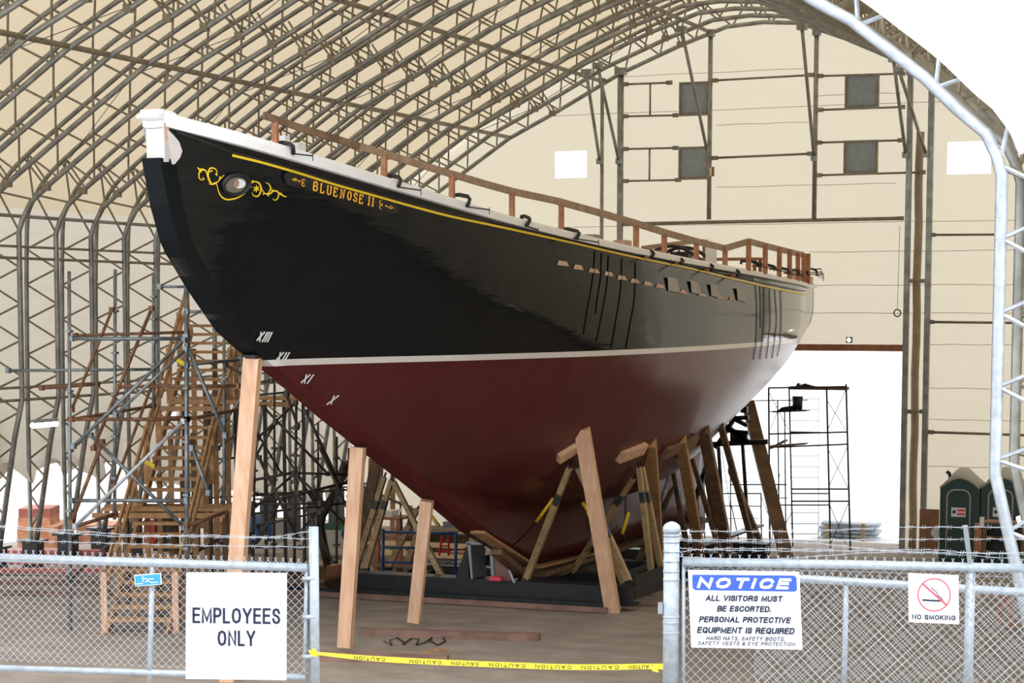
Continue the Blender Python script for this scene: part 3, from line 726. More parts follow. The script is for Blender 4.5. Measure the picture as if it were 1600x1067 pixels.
for x, y in ((1061, 381), (1100, 374), (1150, 373), (1200, 373), (1234, 374)):
    X = interp(x, [1003, 1086, 1235], [-2.6, -2.2, -1.0]); p = onX(x, y, X); MB().beam(p, (p.x, p.y, zd(p.y)-.4), .09, .06, side=(1, 0, 0)).build('post', 'woodr', gf)
# stern bulwark and rail
bw = []
for i in range(24):
    Y = 62.2+(70.3-62.2)*i/23; b = bdk(Y)-.02; z = zd(Y); h = interp(Y, [62.2, 63.2, 70.3], [.05, .5, .38])
    bw.append([Vector((b-.12, Y, z)), Vector((b, Y, z)), Vector((b, Y, z+h)), Vector((b-.12, Y, z+h))])
MB().quadring(bw).build('stern_bulwark', 'pink', ship)
bw = [[Vector((-p.x, p.y, p.z)) for p in reversed(r)] for r in bw]
MB().quadring(bw).build('stern_bulwark', 'pink', ship)
tb = zd(70.2); MB().box((-bdk(70.2), 70.1, tb), (bdk(70.2), 70.25, tb+.38)).build('stern_bulwark', 'pink', ship)
# clamps
ordn = ['nearest the bow', 'second from the bow', 'third from the bow', 'fourth from the bow', 'fifth from the bow', 'sixth from the bow', 'seventh from the bow', 'eighth from the bow', 'ninth from the bow', 'tenth from the bow, first at the stern posts', 'eleventh from the bow', 'twelfth from the bow', 'thirteenth from the bow', 'fourteenth from the bow', 'last, at the stern corner']
cl = [((433, 224), (453, 225), (458, 240)), ((603, 275), (623, 277), (621, 292)), ((708, 305), (731, 307), (729, 323)), ((815, 338), (827, 341), (822, 353)), ((877, 358), (902, 361), (900, 373)), ((996, 390), (1019, 393), (1017, 403)), ((1043, 401), (1065, 405), (1063, 412)),
      ((1088, 412), (1112, 414), (1110, 422)), ((1131, 420), (1153, 423), (1151, 431)), ((1158, 408), (1182, 410), (1183, 416)), ((1188, 413), (1208, 416), (1210, 421)), ((1214, 419), (1230, 421), (1231, 427)), ((1236, 422), (1247, 423), (1248, 428)), ((1250, 424), (1261, 425), (1262, 429)), ((1263, 420), (1275, 422), (1277, 430))]
for (a, b, c), od in zip(cl, ordn):
    ins = -.16 if a[0] < 1155 else -.2
    pa = sheer(*a, .15); pb = sheer(*b, ins); pc = sheer(*c, ins)
    t = thing('c_clamp', pc, 'dark iron C-clamp on the schooner rail, '+od, 'clamp', None)
    s_ = (pa-pb).length; mid = pb+(pc-pb)*.15
    MB().tube([pa-Vector((0, 0, .08)), pa, pa*.6+pb*.4+Vector((0, 0, .02)), pb+Vector((0, 0, .0)), pb*.75+pc*.25+(pb-pa).normalized()*.05, pc*.7+pb*.3+(pb-pa).normalized()*.03, pc], .042, 6).build('clamp_frame', 'clamp', t)
    d = (pb-pa).normalized(); e = pc+d*.5+Vector((0, 0, -.02))
    MB().tube([pc-d*.12, pc, e], .016, 6).build('screw', 'clamp', t); MB().tube([e-Vector((0, 0, .09)), e+Vector((0, 0, .05))], .009, 5).build('tommy_bar', 'clamp', t)
    MB().cbox(pc-d*.1, (.09, .09, .06)).build('clamp_pad', 'woodr', t)
# deck clutter
def block(nm, x0, y0, x1, y1, X, dep, m_, lab, cat, Yd=None):
    a = onX(x0, y0, X); b = onX(x1, y1, X); z1, z0 = a.z, min(a.z, b.z)
    y_a, y_b = sorted((a.y, b.y)); z0 = min(z0, onX(x0, y1, X).z)
    o = MB().box((X-dep, y_a, z0), (X, y_b, z1)).build(nm, m_); tag(o, lab, cat); return o
def onc(nm, x0, y0, x1, y1, ins, wy, m_, lab, cat):
    a = sheer(x0, y0, ins); b = sheer(x1, y1, ins); c = (a+b)/2
    zb = zd(c.y)-.45
    o = MB().box((c.x-wy/2, min(a.y, b.y), zb), (c.x+wy/2, max(a.y, b.y), a.z)).build(nm, m_); tag(o, lab, cat)
onc('deck_post', 434, 212, 449, 222, .5, .2, 'white', 'short white bitt standing behind the rail near the bow, forward one', 'bitt')
onc('deck_post', 455, 223, 474, 236, .5, .2, 'white', 'short white bitt standing behind the rail near the bow, after one', 'bitt')
def atx(nm, x0, y0, x1, y1, X, thk, m_, lab, cat):
    """box facing the shed mouth whose front face covers these photo points"""
    a = onX(x0, y1, X); Y = a.y; b = onY(x1, y1, Y); c = onY(x0, y0, Y)
    zb = min(a.z, zd(Y)-.45)
    o = MB().box((min(a.x, b.x), Y, zb), (max(a.x, b.x), Y+thk, c.z)).build(nm, m_); tag(o, lab, cat); return o
atx('white_board', 1102, 385, 1119, 420, .8, .05, 'sign', 'upright white board standing on the after deck', 'board')
atx('deck_box', 913, 366, 928, 375, .8, .5, 'paper', 'small grey box on deck behind the rail amidships', 'box')
atx('canvas_bundle', 958, 375, 976, 385, .5, .6, 'pink', 'crumpled pale canvas bundle on deck amidships', 'canvas')
atx('crate', 1021, 391, 1034, 400, .6, .5, 'woodr', 'small orange-brown crate on the after deck', 'crate')
dh = thing('deckhouse', (0, 63, zd(63)-.45), 'low reddish wooden deckhouse near the stern under dark curved hoops', 'deckhouse')
a = onX(1040, 405, 0); 
MB().box((-1.2, 57.5, zd(58)-.45), (.9, 61.5, zd(58)+.35)).build('house_side', 'woodr', dh)
MB().box((-1.3, 57.4, zd(58)+.35), (1.0, 61.6, zd(58)+.43)).build('house_top', 'plank', dh)
hp_ = [Vector((-1.3+2.6*i/12, 60.5, zd(60)+.35+.75*math.sin(math.pi*i/12))) for i in range(13)]
MB().tube(hp_, .06, 6).build('hoop', 'dark', dh); MB().tube([p+Vector((0, 1.2, 0)) for p in hp_], .06, 6).build('hoop', 'dark', dh)
MB().box((-.4, 61.6, zd(62)-.45), (.2, 62.1, zd(62)+1.0)).build('stove_trunk', 'dark', dh)
wb = thing('trestle_table', (0, 67, zd(66)-.45), 'red-brown trestle frame standing on the deck at the stern', 'trestle')
z0 = zd(66)-.45; MB().box((-1.4, 66, z0+1.35), (1.3, 66.9, z0+1.43)).build('table_top', 'woodr', wb)
for x in (-1.2, 1.1):
    for y in (66.1, 66.8): MB().beam((x, y, z0), (x, y, z0+1.35), .1, .1).build('leg', 'woodr', wb)
# people-free wheel box, pipe clamps sticking out past the transom
for i, (y, o_) in enumerate(((421, 0), (426, .15), (429, .3))):
    p = onY(1262, y, 70.0); q = onY(1283+i*2, y-1, 70.0); MBo = MB().tube([p, q], .018, 5); MBo.tube([q, q-Vector((0, 0, .25))], .012, 4)
    tag(MBo.build('bar_clamp', 'clamp'), ('upper', 'middle', 'lowest')[i]+' bar clamp sticking out past the stern rail', 'clamp')
# ------------------------------------------------------------------ timbers, cradle and jacks
def ground(px, py):
    z = 0
    for _ in range(8): p = onZ(px, py, z); z = gzf(p.y)
    return p
def timber(nm, top, foot, w, lab, m_='wood', rot=12, extra=.05, d2=None, cat='timber'):
    t, f = Vector(top), Vector(foot); d = (t-f).normalized()
    s = Vector((math.cos(math.radians(rot)), math.sin(math.radians(rot)), 0))
    o = MB().beam(f, t+d*extra, w, d2 or w, side=s).build(nm, m_); tag(o, lab, cat); return o
def hullX(px, py):
    return hit(px, py, -.05)
timber('shoring_timber', onX(390, 562, 0)+Vector((0, .12, 0)), ground(357, 1064), .30, 'tall squared fir timber propping the bow, behind the employees sign')
tag(MB().cbox(onX(389, 559, 0)+Vector((0, .12, .02)), (.3, .3, .07)).build('rubber_pad', 'rubber'), 'black pad between the tall bow timber and the stem', 'pad')
timber('shoring_timber', onX(556, 703, 0)+Vector((0, .1, 0)), ground(539, 1024)+Vector((0, 0, .18)), .285, 'squared fir timber propping the forefoot, just right of the gate post')
timber('shoring_timber', onX(664, 786, 0)+Vector((0, .1, 0)), ground(647, 982)+Vector((0, 0, .16)), .27, 'shortest squared fir timber under the forefoot')
timber('shoring_timber', hullX(912, 674), ground(958, 957), .34, 'broad leaning fir shore standing at the end of the black cradle beam')
timber('shoring_timber', hullX(1018, 694), ground(1031, 905), .31, 'leaning shore timber left of the round gate post', 'wood2')
timber('shoring_timber', hullX(1066, 688), ground(1098, 890), .27, 'leaning shore timber behind the barbed wire right of the gate post', 'wood2')
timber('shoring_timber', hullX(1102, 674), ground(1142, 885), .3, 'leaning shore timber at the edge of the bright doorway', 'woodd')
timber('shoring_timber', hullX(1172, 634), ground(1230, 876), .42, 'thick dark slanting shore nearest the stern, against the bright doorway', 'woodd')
for x0, y0, x1, y1, lab in ((1128, 664, 1181, 868, 'slim dark slanting prop left of the thick stern shore'), (1142, 735, 1196, 868, 'shorter slim prop doubling the slim stern prop'), (1104, 740, 1125, 875, 'slim prop crossing between the two doorway shores')):
    p = hullX(x0, y0) if y0 < 680 else onY(x0, y0, 61.5); timber('prop', p, ground(x1, y1), .17, lab, 'woodd', cat='prop')
timber('prop', onY(590, 712, 50.5), onY(556, 880, 50.5), .26, 'dark brown slanting prop behind the second bow timber', 'woodd', cat='prop')
# pads between shores and hull
for i, (a, b, w, lab) in enumerate((((870, 714), (906, 692), .16, 'wooden pad block under the hull at the broad leaning shore'), ((966, 712), (1004, 698), .17, 'wooden pad block under the hull above the pair of ochre jacks'), ((1036, 706), (1084, 686), .17, 'dark wooden pad block under the hull near the doorway'))):
    pa_ = hit(*a, .05); pb_ = hit(*b, .05); MBp = MB().beam(pa_, pb_, .3, w, side=hn(pb_).cross(pb_-pa_)); tag(MBp.build('hull_pad', 'wood' if i < 2 else 'woodd'), lab, 'pad')
# ground beams under the shores
def gbeam(x0, y0, x1, y1, w, h, lab, m_='mauve'):
    a, b = ground(x0, y0), ground(x1, y1); a.z += h/2; b.z += h/2
    tag(MB().beam(a, b, h, w, side=(0, 0, 1)).build('ground_beam', m_), lab, 'beam')
gbeam(563, 992, 843, 1001, .3, .16, 'long reddish beam lying on the gravel under the shortest timber')
gbeam(470, 1031, 700, 1037, .3, .17, 'reddish beam lying on the gravel under the second bow timber')
tag(MB().beam(ground(662, 1033)+Vector((0, 0, .2)), ground(701, 1029)+Vector((0, 0, .2)), .12, .04, side=(0, 1, 0)).build('scrap_board', 'wood2'), 'splintered board end lying on the nearer reddish beam', 'board')
rp = [ground(600+i*7+6*math.sin(i*2.1), 1004+6*math.sin(i*1.7)) for i in range(15)]
tag(MB().tube([p+Vector((0, 0, .03)) for p in rp], .018, 5).build('rope', 'rubber'), 'tangle of dark rope on the gravel between the two ground beams', 'rope')
# cradle
YC = 47.5
cr = thing('cradle', (0, YC, 0), 'black steel slipway cradle carrying the keel of the schooner', 'cradle')
xl = onY(520, 912, YC-.3).x; xr = onY(990, 925, YC-.3).x
zt = onY(780, 910, YC-.3).z; zb = onY(780, 934, YC-.3).z
MB().box((xl, YC-.30, zb+.0), (xr, YC-.26, zt)).box((xl, YC-.30, zt), (xr, YC+.3, zt+.05)).box((xl, YC-.30, zb-.03), (xr, YC+.3, zb)).build('cross_beam', 'dark', cr)
for y in (51.2, 55, 58.8, 62.6):
    MB().box((-4.2, y-.25, zb+gzf(y)), (2.6, y+.25, zt+gzf(y)*.8)).build('cross_beam', 'dark', cr)
for x in (-1.4, 1.4, -3.8): MB().box((x-.15, YC-.2, .22), (x+.15, 66, zb+.04)).build('runner', 'dark', cr)
MB().box((-.45, 48.6, zt), (.45, 63.6, .52+.1)).build('keel_bed', 'woodd', cr)
# open steel pedestal under the forefoot
def C(x, y, Y=YC-.25): return onY(x, y, Y)
pd = [('side_plate', [(730, 850), (736, 908), (711, 908), (712, 900)]), ]
MB().prism([C(730, 850), C(736, 908), C(710, 908)], (0, .5, 0)).build('gusset_plate', 'dark', cr)
MB().prism([C(730, 849), C(735, 849), C(739, 908), (C(733, 908))], (0, .9, 0)).build('side_plate', 'grey', cr)
MB().prism([C(764, 849), C(769, 849), C(773, 909), C(768, 909)], (0, .9, 0)).build('side_plate', 'grey', cr)
MB().prism([C(728, 847), C(771, 847), C(771, 851), C(728, 851)], (0, .9, 0)).build('top_plate', 'grey', cr)
MB().prism([C(770, 855), C(783, 862), C(804, 910), C(775, 910)], (0, .06, 0)).build('gusset_plate', 'mauve', cr)
MB().prism([C(783, 862, YC-.3), C(785, 861, YC-.3), C(806, 910, YC-.3), C(803, 910, YC-.3)], (0, -.04, 0)).build('flange', 'galv', cr)
for i, (y, w) in enumerate(((843, 0), (837, 4))): 
    a = C(733, y-3); b = C(757-w, y+3); tag(MB().box((a.x, YC-.25, b.z), (b.x, YC+.5, a.z)).build('packing_block', 'wood2'), ('lower', 'upper')[i]+' wooden packing block on the steel cradle pedestal', 'block')
kp = MB().beam(onX(746, 831, .3), onX(828, 884, .3), .36, .07, side=(1, 0, 0)); tag(kp.build('keel_plank', 'wood2'), 'long plank running down under the sloping forefoot', 'plank')
kp = MB().beam(onX(834, 886, .3), onX(925, 864, .3), .36, .06, side=(1, 0, 0)); tag(kp.build('keel_plank', 'wood2'), 'plank running aft under the flat keel', 'plank')
tag(MB().beam(onX(775, 862, .2), onX(822, 902, .2), .3, .14, side=(1, 0, 0)).build('keel_plank', 'woodd'), 'dark baulk below the plank at the forefoot', 'baulk')
a = C(784, 904); tag(MB().cbox(a+Vector((0, -.35, .05)), (.3, .2, .1)).build('red_rag', 'signred'), 'red and white rag lying on the cradle beam', 'rag')
# hydraulic jacks, chains
def jack(top, foot, lab, w=.15, sleeve=.35, Y=YC-.05, Yt=None, m_='jack'):
    a = (hit(*top, .12) if Yt == 'hit' else onY(*top, Yt or Y)); b = onY(*foot, Y); d = (a-b)
    t = thing('jack_post', b, lab, 'jack')
    sd = Vector((0, 1, 0))
    MB().beam(b, b+d*(1-sleeve), w, w, side=sd).build('lower_tube', m_, t)
    MB().beam(b+d*(1-sleeve), b+d*(1-sleeve+.09), w*.95, w*.95, side=sd).build('sleeve', 'sleeve', t)
    MB().beam(b+d*(1-sleeve+.09), b+d*.95, w*.85, w*.85, side=sd).build('upper_tube', m_, t)
    MB().beam(b+d*.95, a, w*.3, w*.3, side=sd).build('screw', 'clamp', t)
    MB().cbox(b, (w*1.3, w*1.3, w*.6)).build('foot', 'clamp', t)
    h = MB()
    for k in range(1, 6):
        p = b+d*(k*(1-sleeve)/6)+Vector((0, -w/2, 0)); h.tube([p, p-Vector((0, .01, 0))], .018, 6)
    h.build('pin_holes', 'rubber', t)
jack((889, 716), (822, 905), 'ochre jack leaning right, from the front cradle beam to the pad under the hull', Yt='hit')
jack((894, 716), (983, 908), 'ochre jack leaning left behind the broad leaning shore', .14, .62, Yt='hit')
jack((992, 716), (1019, 903), 'left one of the pair of ochre jacks left of the gate post', .14, .34, 50.5, 'hit')
jack((996, 716), (1036, 901), 'right one of the pair of ochre jacks left of the gate post', .14, .34, 51.2, 'hit')
jack((990, 735), (893, 896), 'ochre jack leaning right behind the broad leaning shore', .14, .3, 51.0, 'hit')
jack((900, 722), (974, 912), 'ochre jack foot showing right of the broad leaning shore', .13, .4, 48.0, 'hit')
jack((603, 738), (556, 888), 'outer ochre jack beside the second bow timber', .14, .38, 49.2)
jack((614, 742), (571, 890), 'inner ochre jack beside the second bow timber', .14, .36, 48.2)
jack((611, 745), (692, 903), 'ochre jack leaning left behind the shortest bow timber', .14, .62, 48.0)
jack((655, 790), (606, 888), 'ochre jack leaning right deep behind the blue scaffold frame', .16, .3, 53.0)
jack((668, 790), (635, 884), 'ochre jack standing deep behind the shortest bow timber', .16, .3, 54.0)
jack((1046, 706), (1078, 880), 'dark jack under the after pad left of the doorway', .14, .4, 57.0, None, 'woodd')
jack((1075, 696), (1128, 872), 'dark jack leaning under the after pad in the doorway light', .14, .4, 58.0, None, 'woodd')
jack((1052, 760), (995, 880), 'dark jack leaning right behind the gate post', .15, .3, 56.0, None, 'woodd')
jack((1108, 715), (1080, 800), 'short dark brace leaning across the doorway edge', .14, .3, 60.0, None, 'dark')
def chain(a, b, lab, n=None, m_='clamp', sag=.0):
    a, b = Vector(a), Vector(b); L = (b-a).length; n = n or int(L/.1); mb = MB(); u, w = frame(b-a)
    for i in range(n):
        c = a+(b-a)*((i+.5)/n)-Vector((0, 0, sag*math.sin(math.pi*i/n))); d = (b-a).normalized(); s = u if i % 2 else w
        pts = [c+d*.06*math.cos(k*math.pi/3)+s*.03*math.sin(k*math.pi/3) for k in range(7)]; mb.tube(pts, .012, 4, cap=False)
    tag(mb.build('chain', m_), lab, 'chain')
HJ = hit(886, 735, .15); chain(HJ, HJ+(onY(838, 815, 46.6)-HJ)*.45, 'chain from the front jack head down to the yellow turnbuckle')
tb_ = MB().tube([HJ+(onY(838, 815, 46.6)-HJ)*.5, onY(838, 815, 46.6)], .045, 6); tag(tb_.build('turnbuckle', 'yellow'), 'yellow turnbuckle on the chain in front of the keel', 'turnbuckle')
tag(MB().tube([onY(838, 815, 46.6), onY(812, 843, 46.8), onY(786, 863, 47.1)], .02, 5).build('wire_stay', 'clamp'), 'wire stay from the yellow turnbuckle to the cradle pedestal', 'wire')
chain(onY(978, 752, 50.8), onY(976, 850, 50.8), 'chain hanging plumb beside the pair of ochre jacks'); chain(onY(975, 755, 50.6), onY(955, 790, 50.6), 'short slanting chain at the head of the paired jacks')
tb_ = MB().tube([onY(982, 800, 50.7), onY(975, 825, 50.7), onY(972, 834, 50.7)], .05, 6); tag(tb_.build('turnbuckle', 'yellow'), 'yellow turnbuckle beside the pair of ochre jacks', 'turnbuckle')
tb_ = MB().tube([onY(910, 785, 47.8), onY(918, 797, 47.8), onY(920, 806, 47.8)], .045, 6); tag(tb_.build('turnbuckle', 'yellow'), 'yellow turnbuckle half hidden by the broad leaning shore', 'turnbuckle')
tb_ = MB().tube([onY(674, 806, 49.5), onY(686, 822, 49.5)], .05, 6); tag(tb_.build('turnbuckle', 'yellow'), 'yellow turnbuckle beside the shortest bow timber', 'turnbuckle')
chain(onY(625, 765, 50.2), onY(627, 835, 50.2), 'dark chain hanging left of the shortest bow timber')
chain(onY(1048, 730, 57), onY(1030, 790, 57), 'chain slanting behind the timber left of the gate post'); chain(onY(1078, 715, 58), onY(1075, 800, 58), 'chain hanging in the doorway light near the after pad')
chain(onY(965, 822, 51), onY(915, 862, 50), 'chain slanting down across the pale side of the keel'); chain(onY(920, 795, 49), onY(918, 830, 49), 'chain end hanging behind the broad leaning shore')
# slipway rails
for y, lab in ((YC-1.0, 'nearer'), (YC-.75, 'farther')):
    a = (-5.2, y, .1); b = (3.6, y, .1); tag(MB().box((xl-1.2, y-.05, 0), (xr-.45, y+.05, .13 if lab == 'nearer' else .2)).build('slip_rail', 'mauve' if lab == 'nearer' else 'dark'), lab+' low rail lying across the slip in front of the cradle', 'rail')
tag(MB().beam(ground(1040, 948), ground(985, 946), .12, .3, side=(0, 0, 1)).build('sleeper', 'mauve'), 'rusty sleeper at the right end of the cradle beam', 'beam')
tag(MB().beam(onY(990, 918, 48.2), onY(1045, 900, 50.5), .6, .05, side=(0, .3, 1)).build('side_plank', 'dark'), 'dark plank slanting up from the cradle end to the gate post', 'plank')
# ------------------------------------------------------------------ work stage and clutter behind the forefoot
bf = thing('scaffold_frame', (-4, 50, 0), 'blue painted walk-through scaffold frame behind the shortest timber', 'scaffold')
def bl(x0, y0, x1, y1, r=.035, nm='rung', Y=49.8): MB().tube([onY(x0, y0, Y), onY(x1, y1, Y)], r, 6).build(nm, 'blue', bf)
bl(599, 826, 598, 906, .045, 'upright'); bl(713, 830, 711, 906, .045, 'upright'); bl(598, 831, 714, 833, .04, 'rung'); bl(598, 855, 648, 856); bl(598, 878, 648, 879); bl(598, 903, 650, 904); bl(677, 880, 712, 881, .025)
rl = thing('ladder', (-3, 53, 0), 'small red step ladder behind the blue scaffold frame', 'ladder')
for x0, x1 in ((691, 686), (701, 701)): MB().tube([onY(x0, 838, 53), onY(x1, 868, 53)], .035, 5).build('rail', 'red', rl)
for y in (845, 853, 861): MB().tube([onY(688, y, 53), onY(701, y, 53)], .025, 5).build('step', 'red', rl)
def cb(nm, x0, y0, x1, y1, Y, thk, m_, lab, cat):
    a = onY(x0, y0, Y); b = onY(x1, y1, Y); o = MB().box((a.x, Y, b.z), (b.x, Y+thk, a.z)).build(nm, m_); return tag(o, lab, cat)
wbn = thing('workbench', (-5, 54, 0), 'brown wooden workbench loaded with bags behind the forefoot', 'workbench')
a = onY(583, 808, 54); b = onY(624, 813, 54); MB().box((a.x, 54, b.z), (b.x, 55, a.z)).build('bench_top', 'woodr', wbn)
for x in (586, 621):
    p = onY(x, 812, 54); MB().box((p.x-.08, 54.05, gzf(54)), (p.x+.08, 54.2, p.z)).build('leg', 'woodr', wbn)
a = onY(583, 838, 54); b = onY(624, 843, 54); MB().box((a.x, 54, b.z), (b.x, 55, a.z)).build('shelf', 'woodr', wbn)
cb('sack', 597, 798, 612, 808, 54.2, .5, 'sign', 'white bag with blue print lying on the workbench', 'bag'); cb('bucket', 692, 815, 703, 825, 53.5, .3, 'grey', 'small grey bucket under the forefoot', 'bucket')
stage = [(560, 850, 722, 857, 56.5, 'plank', 'pale planks stacked as a stage behind the blue scaffold frame'), (575, 866, 720, 874, 55, 'plank', 'lower stage of pale boards behind the blue frame'), (560, 884, 718, 892, 53, 'woodd', 'dark timbers stacked low behind the cradle beam'),
         (600, 838, 634, 846, 58, 'woodr', 'reddish boards stacked at the left end of the far stage'), (640, 826, 740, 832, 58.1, 'woodd', 'dark staging board just below the forefoot'), (700, 862, 735, 872, 56, 'woodr', 'short reddish boards left of the cradle pedestal'),
         (655, 893, 716, 901, 52, 'mauve', 'mauve beam end left of the cradle pedestal'), (850, 880, 876, 900, 50.2, 'mauve', 'rounded grey-brown block on the cradle right of the keel knuckle'), (905, 888, 935, 896, 52, 'woodd', 'dark block stack under the keel')]
for x0, y0, x1, y1, Y, m_, lab in stage: cb('board_stack', x0, y0, x1, y1, Y, 1.2, m_, lab, 'boards')
cb('staging_wall', 635, 832, 735, 903, 59, .3, 'woodd', 'dark backing of stacked staging behind the pedestal', 'staging')
cb('staging_wall', 940, 872, 1046, 905, 60, .3, 'woodd', 'dark stacked timber under the after keel', 'staging')
tag(MB().beam(onY(640, 893, 54), onY(712, 878, 54), .25, .12, side=(0, 1, 0)).build('beam', 'dark'), 'dark beam slanting up behind the blue scaffold frame', 'beam')
tarp = MB(); rows = []
for i in range(9):
    y = 808+i*7; rows.append([onY(536+j*3.4+3*math.sin(i*1.3+j), y, 52+.15*math.sin(j*2+i)) for j in range(6)])
tag(tarp.grid(rows).build('tarpaulin', 'tarp'), 'crumpled blue tarpaulin hanging left of the second bow timber', 'tarp')
rows = [[onY(502+j*6, 817+i*4+1.5*math.sin(j*2+i), 57.3) for j in range(7)] for i in range(4)]
tag(MB().grid(rows).build('tarpaulin', mat('green_tarp', (.02, .10, .04), .6, 0, .3, 3)), 'small dark green tarpaulin folded on a pale box', 'tarp')
cb('storage_box', 478, 828, 545, 858, 57, 1.5, 'conc', 'pale grey storage box behind the gate post', 'box')
tag(MB().tube([onY(541, 720, 51), onY(530, 755, 51), onY(515, 785, 51), onY(503, 805, 51), onY(500, 822, 51), onY(505, 850, 51), onY(513, 884, 51)], .13, 10).build('flexible_duct', 'scafd'), 'thick dark duct bending down beside the second bow timber', 'duct')
tag(MB().prism([ground(505, 918), ground(527, 918), onZ(521, 884, 1.3), onZ(510, 884, 1.3)], (0, .4, 0)).build('wooden_wedge', 'woodr'), 'tapered wooden block at the foot of the dark duct', 'block')
gbeam(440, 925, 560, 921, .3, .25, 'dark baulk lying on the ground behind the gate post', 'woodd'); gbeam(430, 905, 560, 902, .3, .35, 'second dark baulk farther behind the gate post', 'woodd')

for x0, y0, x1, y1, w, m_, od in ((580, 716, 575, 850, .16, 'wood2', 'leftmost'), (594, 725, 590, 850, .2, 'woodd', 'second from the left'), (614, 738, 613, 845, .14, 'wood2', 'third from the left'), (640, 790, 643, 850, .16, 'woodd', 'fourth from the left'), (662, 800, 664, 850, .14, 'wood2', 'rightmost')):
    tag(MB().beam(onY(x0, y0, 58.9), onY(x1, 868, 58.9), w, .08, side=(1, 0, 0)).build('staging_stud', m_), 'upright brown staging stud far behind the ochre jacks, '+od, 'stud')
tag(MB().beam(onY(566, 760, 58.8), onY(668, 806, 58.8), .12, .06, side=(0, 1, 0)).build('staging_brace', 'woodd'), 'slanting brown board nailed across the far staging studs', 'board')
# ------------------------------------------------------------------ wooden staircase on the left
NT = 29
A0, A1 = onD(219, 968, 46.6), onD(338, 509, 57.0)
SD = (A1-A0)/(NT-1)
sidev = RT.copy()
stair = thing('staircase', (A0.x, A0.y, 0), 'long straight wooden staircase climbing to the schooner deck with slanting handrails', 'staircase')
wd = 1.46
def tp(k): return A0+SD*k
for k in range(NT):
    c = tp(k); w_ = wd if k not in (9, 17) else wd*1.0
    MB().beam(c-sidev*w_/2, c+sidev*w_/2, .27, .075, side=(0, 1, 0)).build('tread', 'wood2', stair)
for s in (-1, 1):
    o = sidev*(wd/2*.93)*s
    MB().beam(tp(-1)+o-Vector((0, 0, .12)), tp(9)+o-Vector((0, 0, .12)), .06, .28, side=sidev).build('stringer', 'wood2', stair)
    MB().beam(tp(9)+o-Vector((0, 0, .12)), tp(NT-1)+o-Vector((0, 0, .12)), .06, .28, side=sidev).build('stringer', 'wood2', stair)
    o = sidev*(wd/2+.08)*s
    for h, w_ in ((1.0, .16), (.55, .13)):
        for a, b in ((0, 9), (9, 17), (18, NT-1)): MB().beam(tp(a)+o+Vector((0, 0, h)), tp(b)+o+Vector((0, 0, h)), .05, w_, side=sidev).build('handrail', 'wood2', stair)
    for k in (0, 4, 9, 13, 17, 21, 25, 28):
        p = tp(k)+o; low = -.25 if k else 0
        MB().beam((p.x, p.y, 0 if k == 0 else p.z-.4), p+Vector((0, 0, 1.08)), .14, .09, side=sidev).build('rail_post', 'wood' if k == 0 else 'wood2', stair)
for k in (5, 9, 13, 17, 22, 26):                          # legs under the flight
    for s in (-1, 0, 1):
        p = tp(k)+sidev*(wd/2*.8*s)+Vector((0, .15, 0)); MB().beam((p.x, p.y, 0), (p.x, p.y, p.z-.15), .13, .09, side=sidev).build('support_leg', 'wood2' if s else 'woodd', stair)
def deckp(x0, x1, y, dep, k, lab):
    p = tp(k); d = (p-EYE).dot(FW); a = onD(x0, y, d); b = onD(x1, y, d); t = thing('stair_landing', ((a+b)/2), lab, 'landing')
    MB().beam(a+Vector((0, .2, 0)), b+Vector((0, .2, 0)), dep, .07, side=(0, 1, 0)).build('deck_boards', 'wood2', t)
    MB().beam(a-Vector((0, dep/2-.2, .14)), b-Vector((0, dep/2-.2, .14)), .05, .13, side=(0, 1, 0)).build('fascia', 'wood2', t)
    for q in (.12, .5, .88):
        c = a+(b-a)*q; MB().beam((c.x, c.y+.4, 0), (c.x, c.y+.4, c.z-.05), .12 if k == 9 else .07, .1 if k == 9 else .07).build('leg', 'woodd' if k == 9 else 'scafd', t)
deckp(158, 364, 794, 1.2, 9, 'lower timber landing crossing the staircase'); deckp(262, 368, 629, 1.0, 17, 'middle timber landing of the staircase')
deckp(392, 472, 622, 1.3, 18, 'timber platform just right of the tall bow timber')
# tags of yellow tape
for x, y, od in ((234, 725, 'lower'), (283, 566, 'upper')):
    d = (tp(13)-EYE).dot(FW)-1.0; tag(MB().beam(onD(x-7, y-4, d), onD(x+7, y+4, d), .1, .02, side=(0, 0, 1)).build('yellow_tag', 'tape'), od+' yellow tag on the staircase handrail', 'tag')
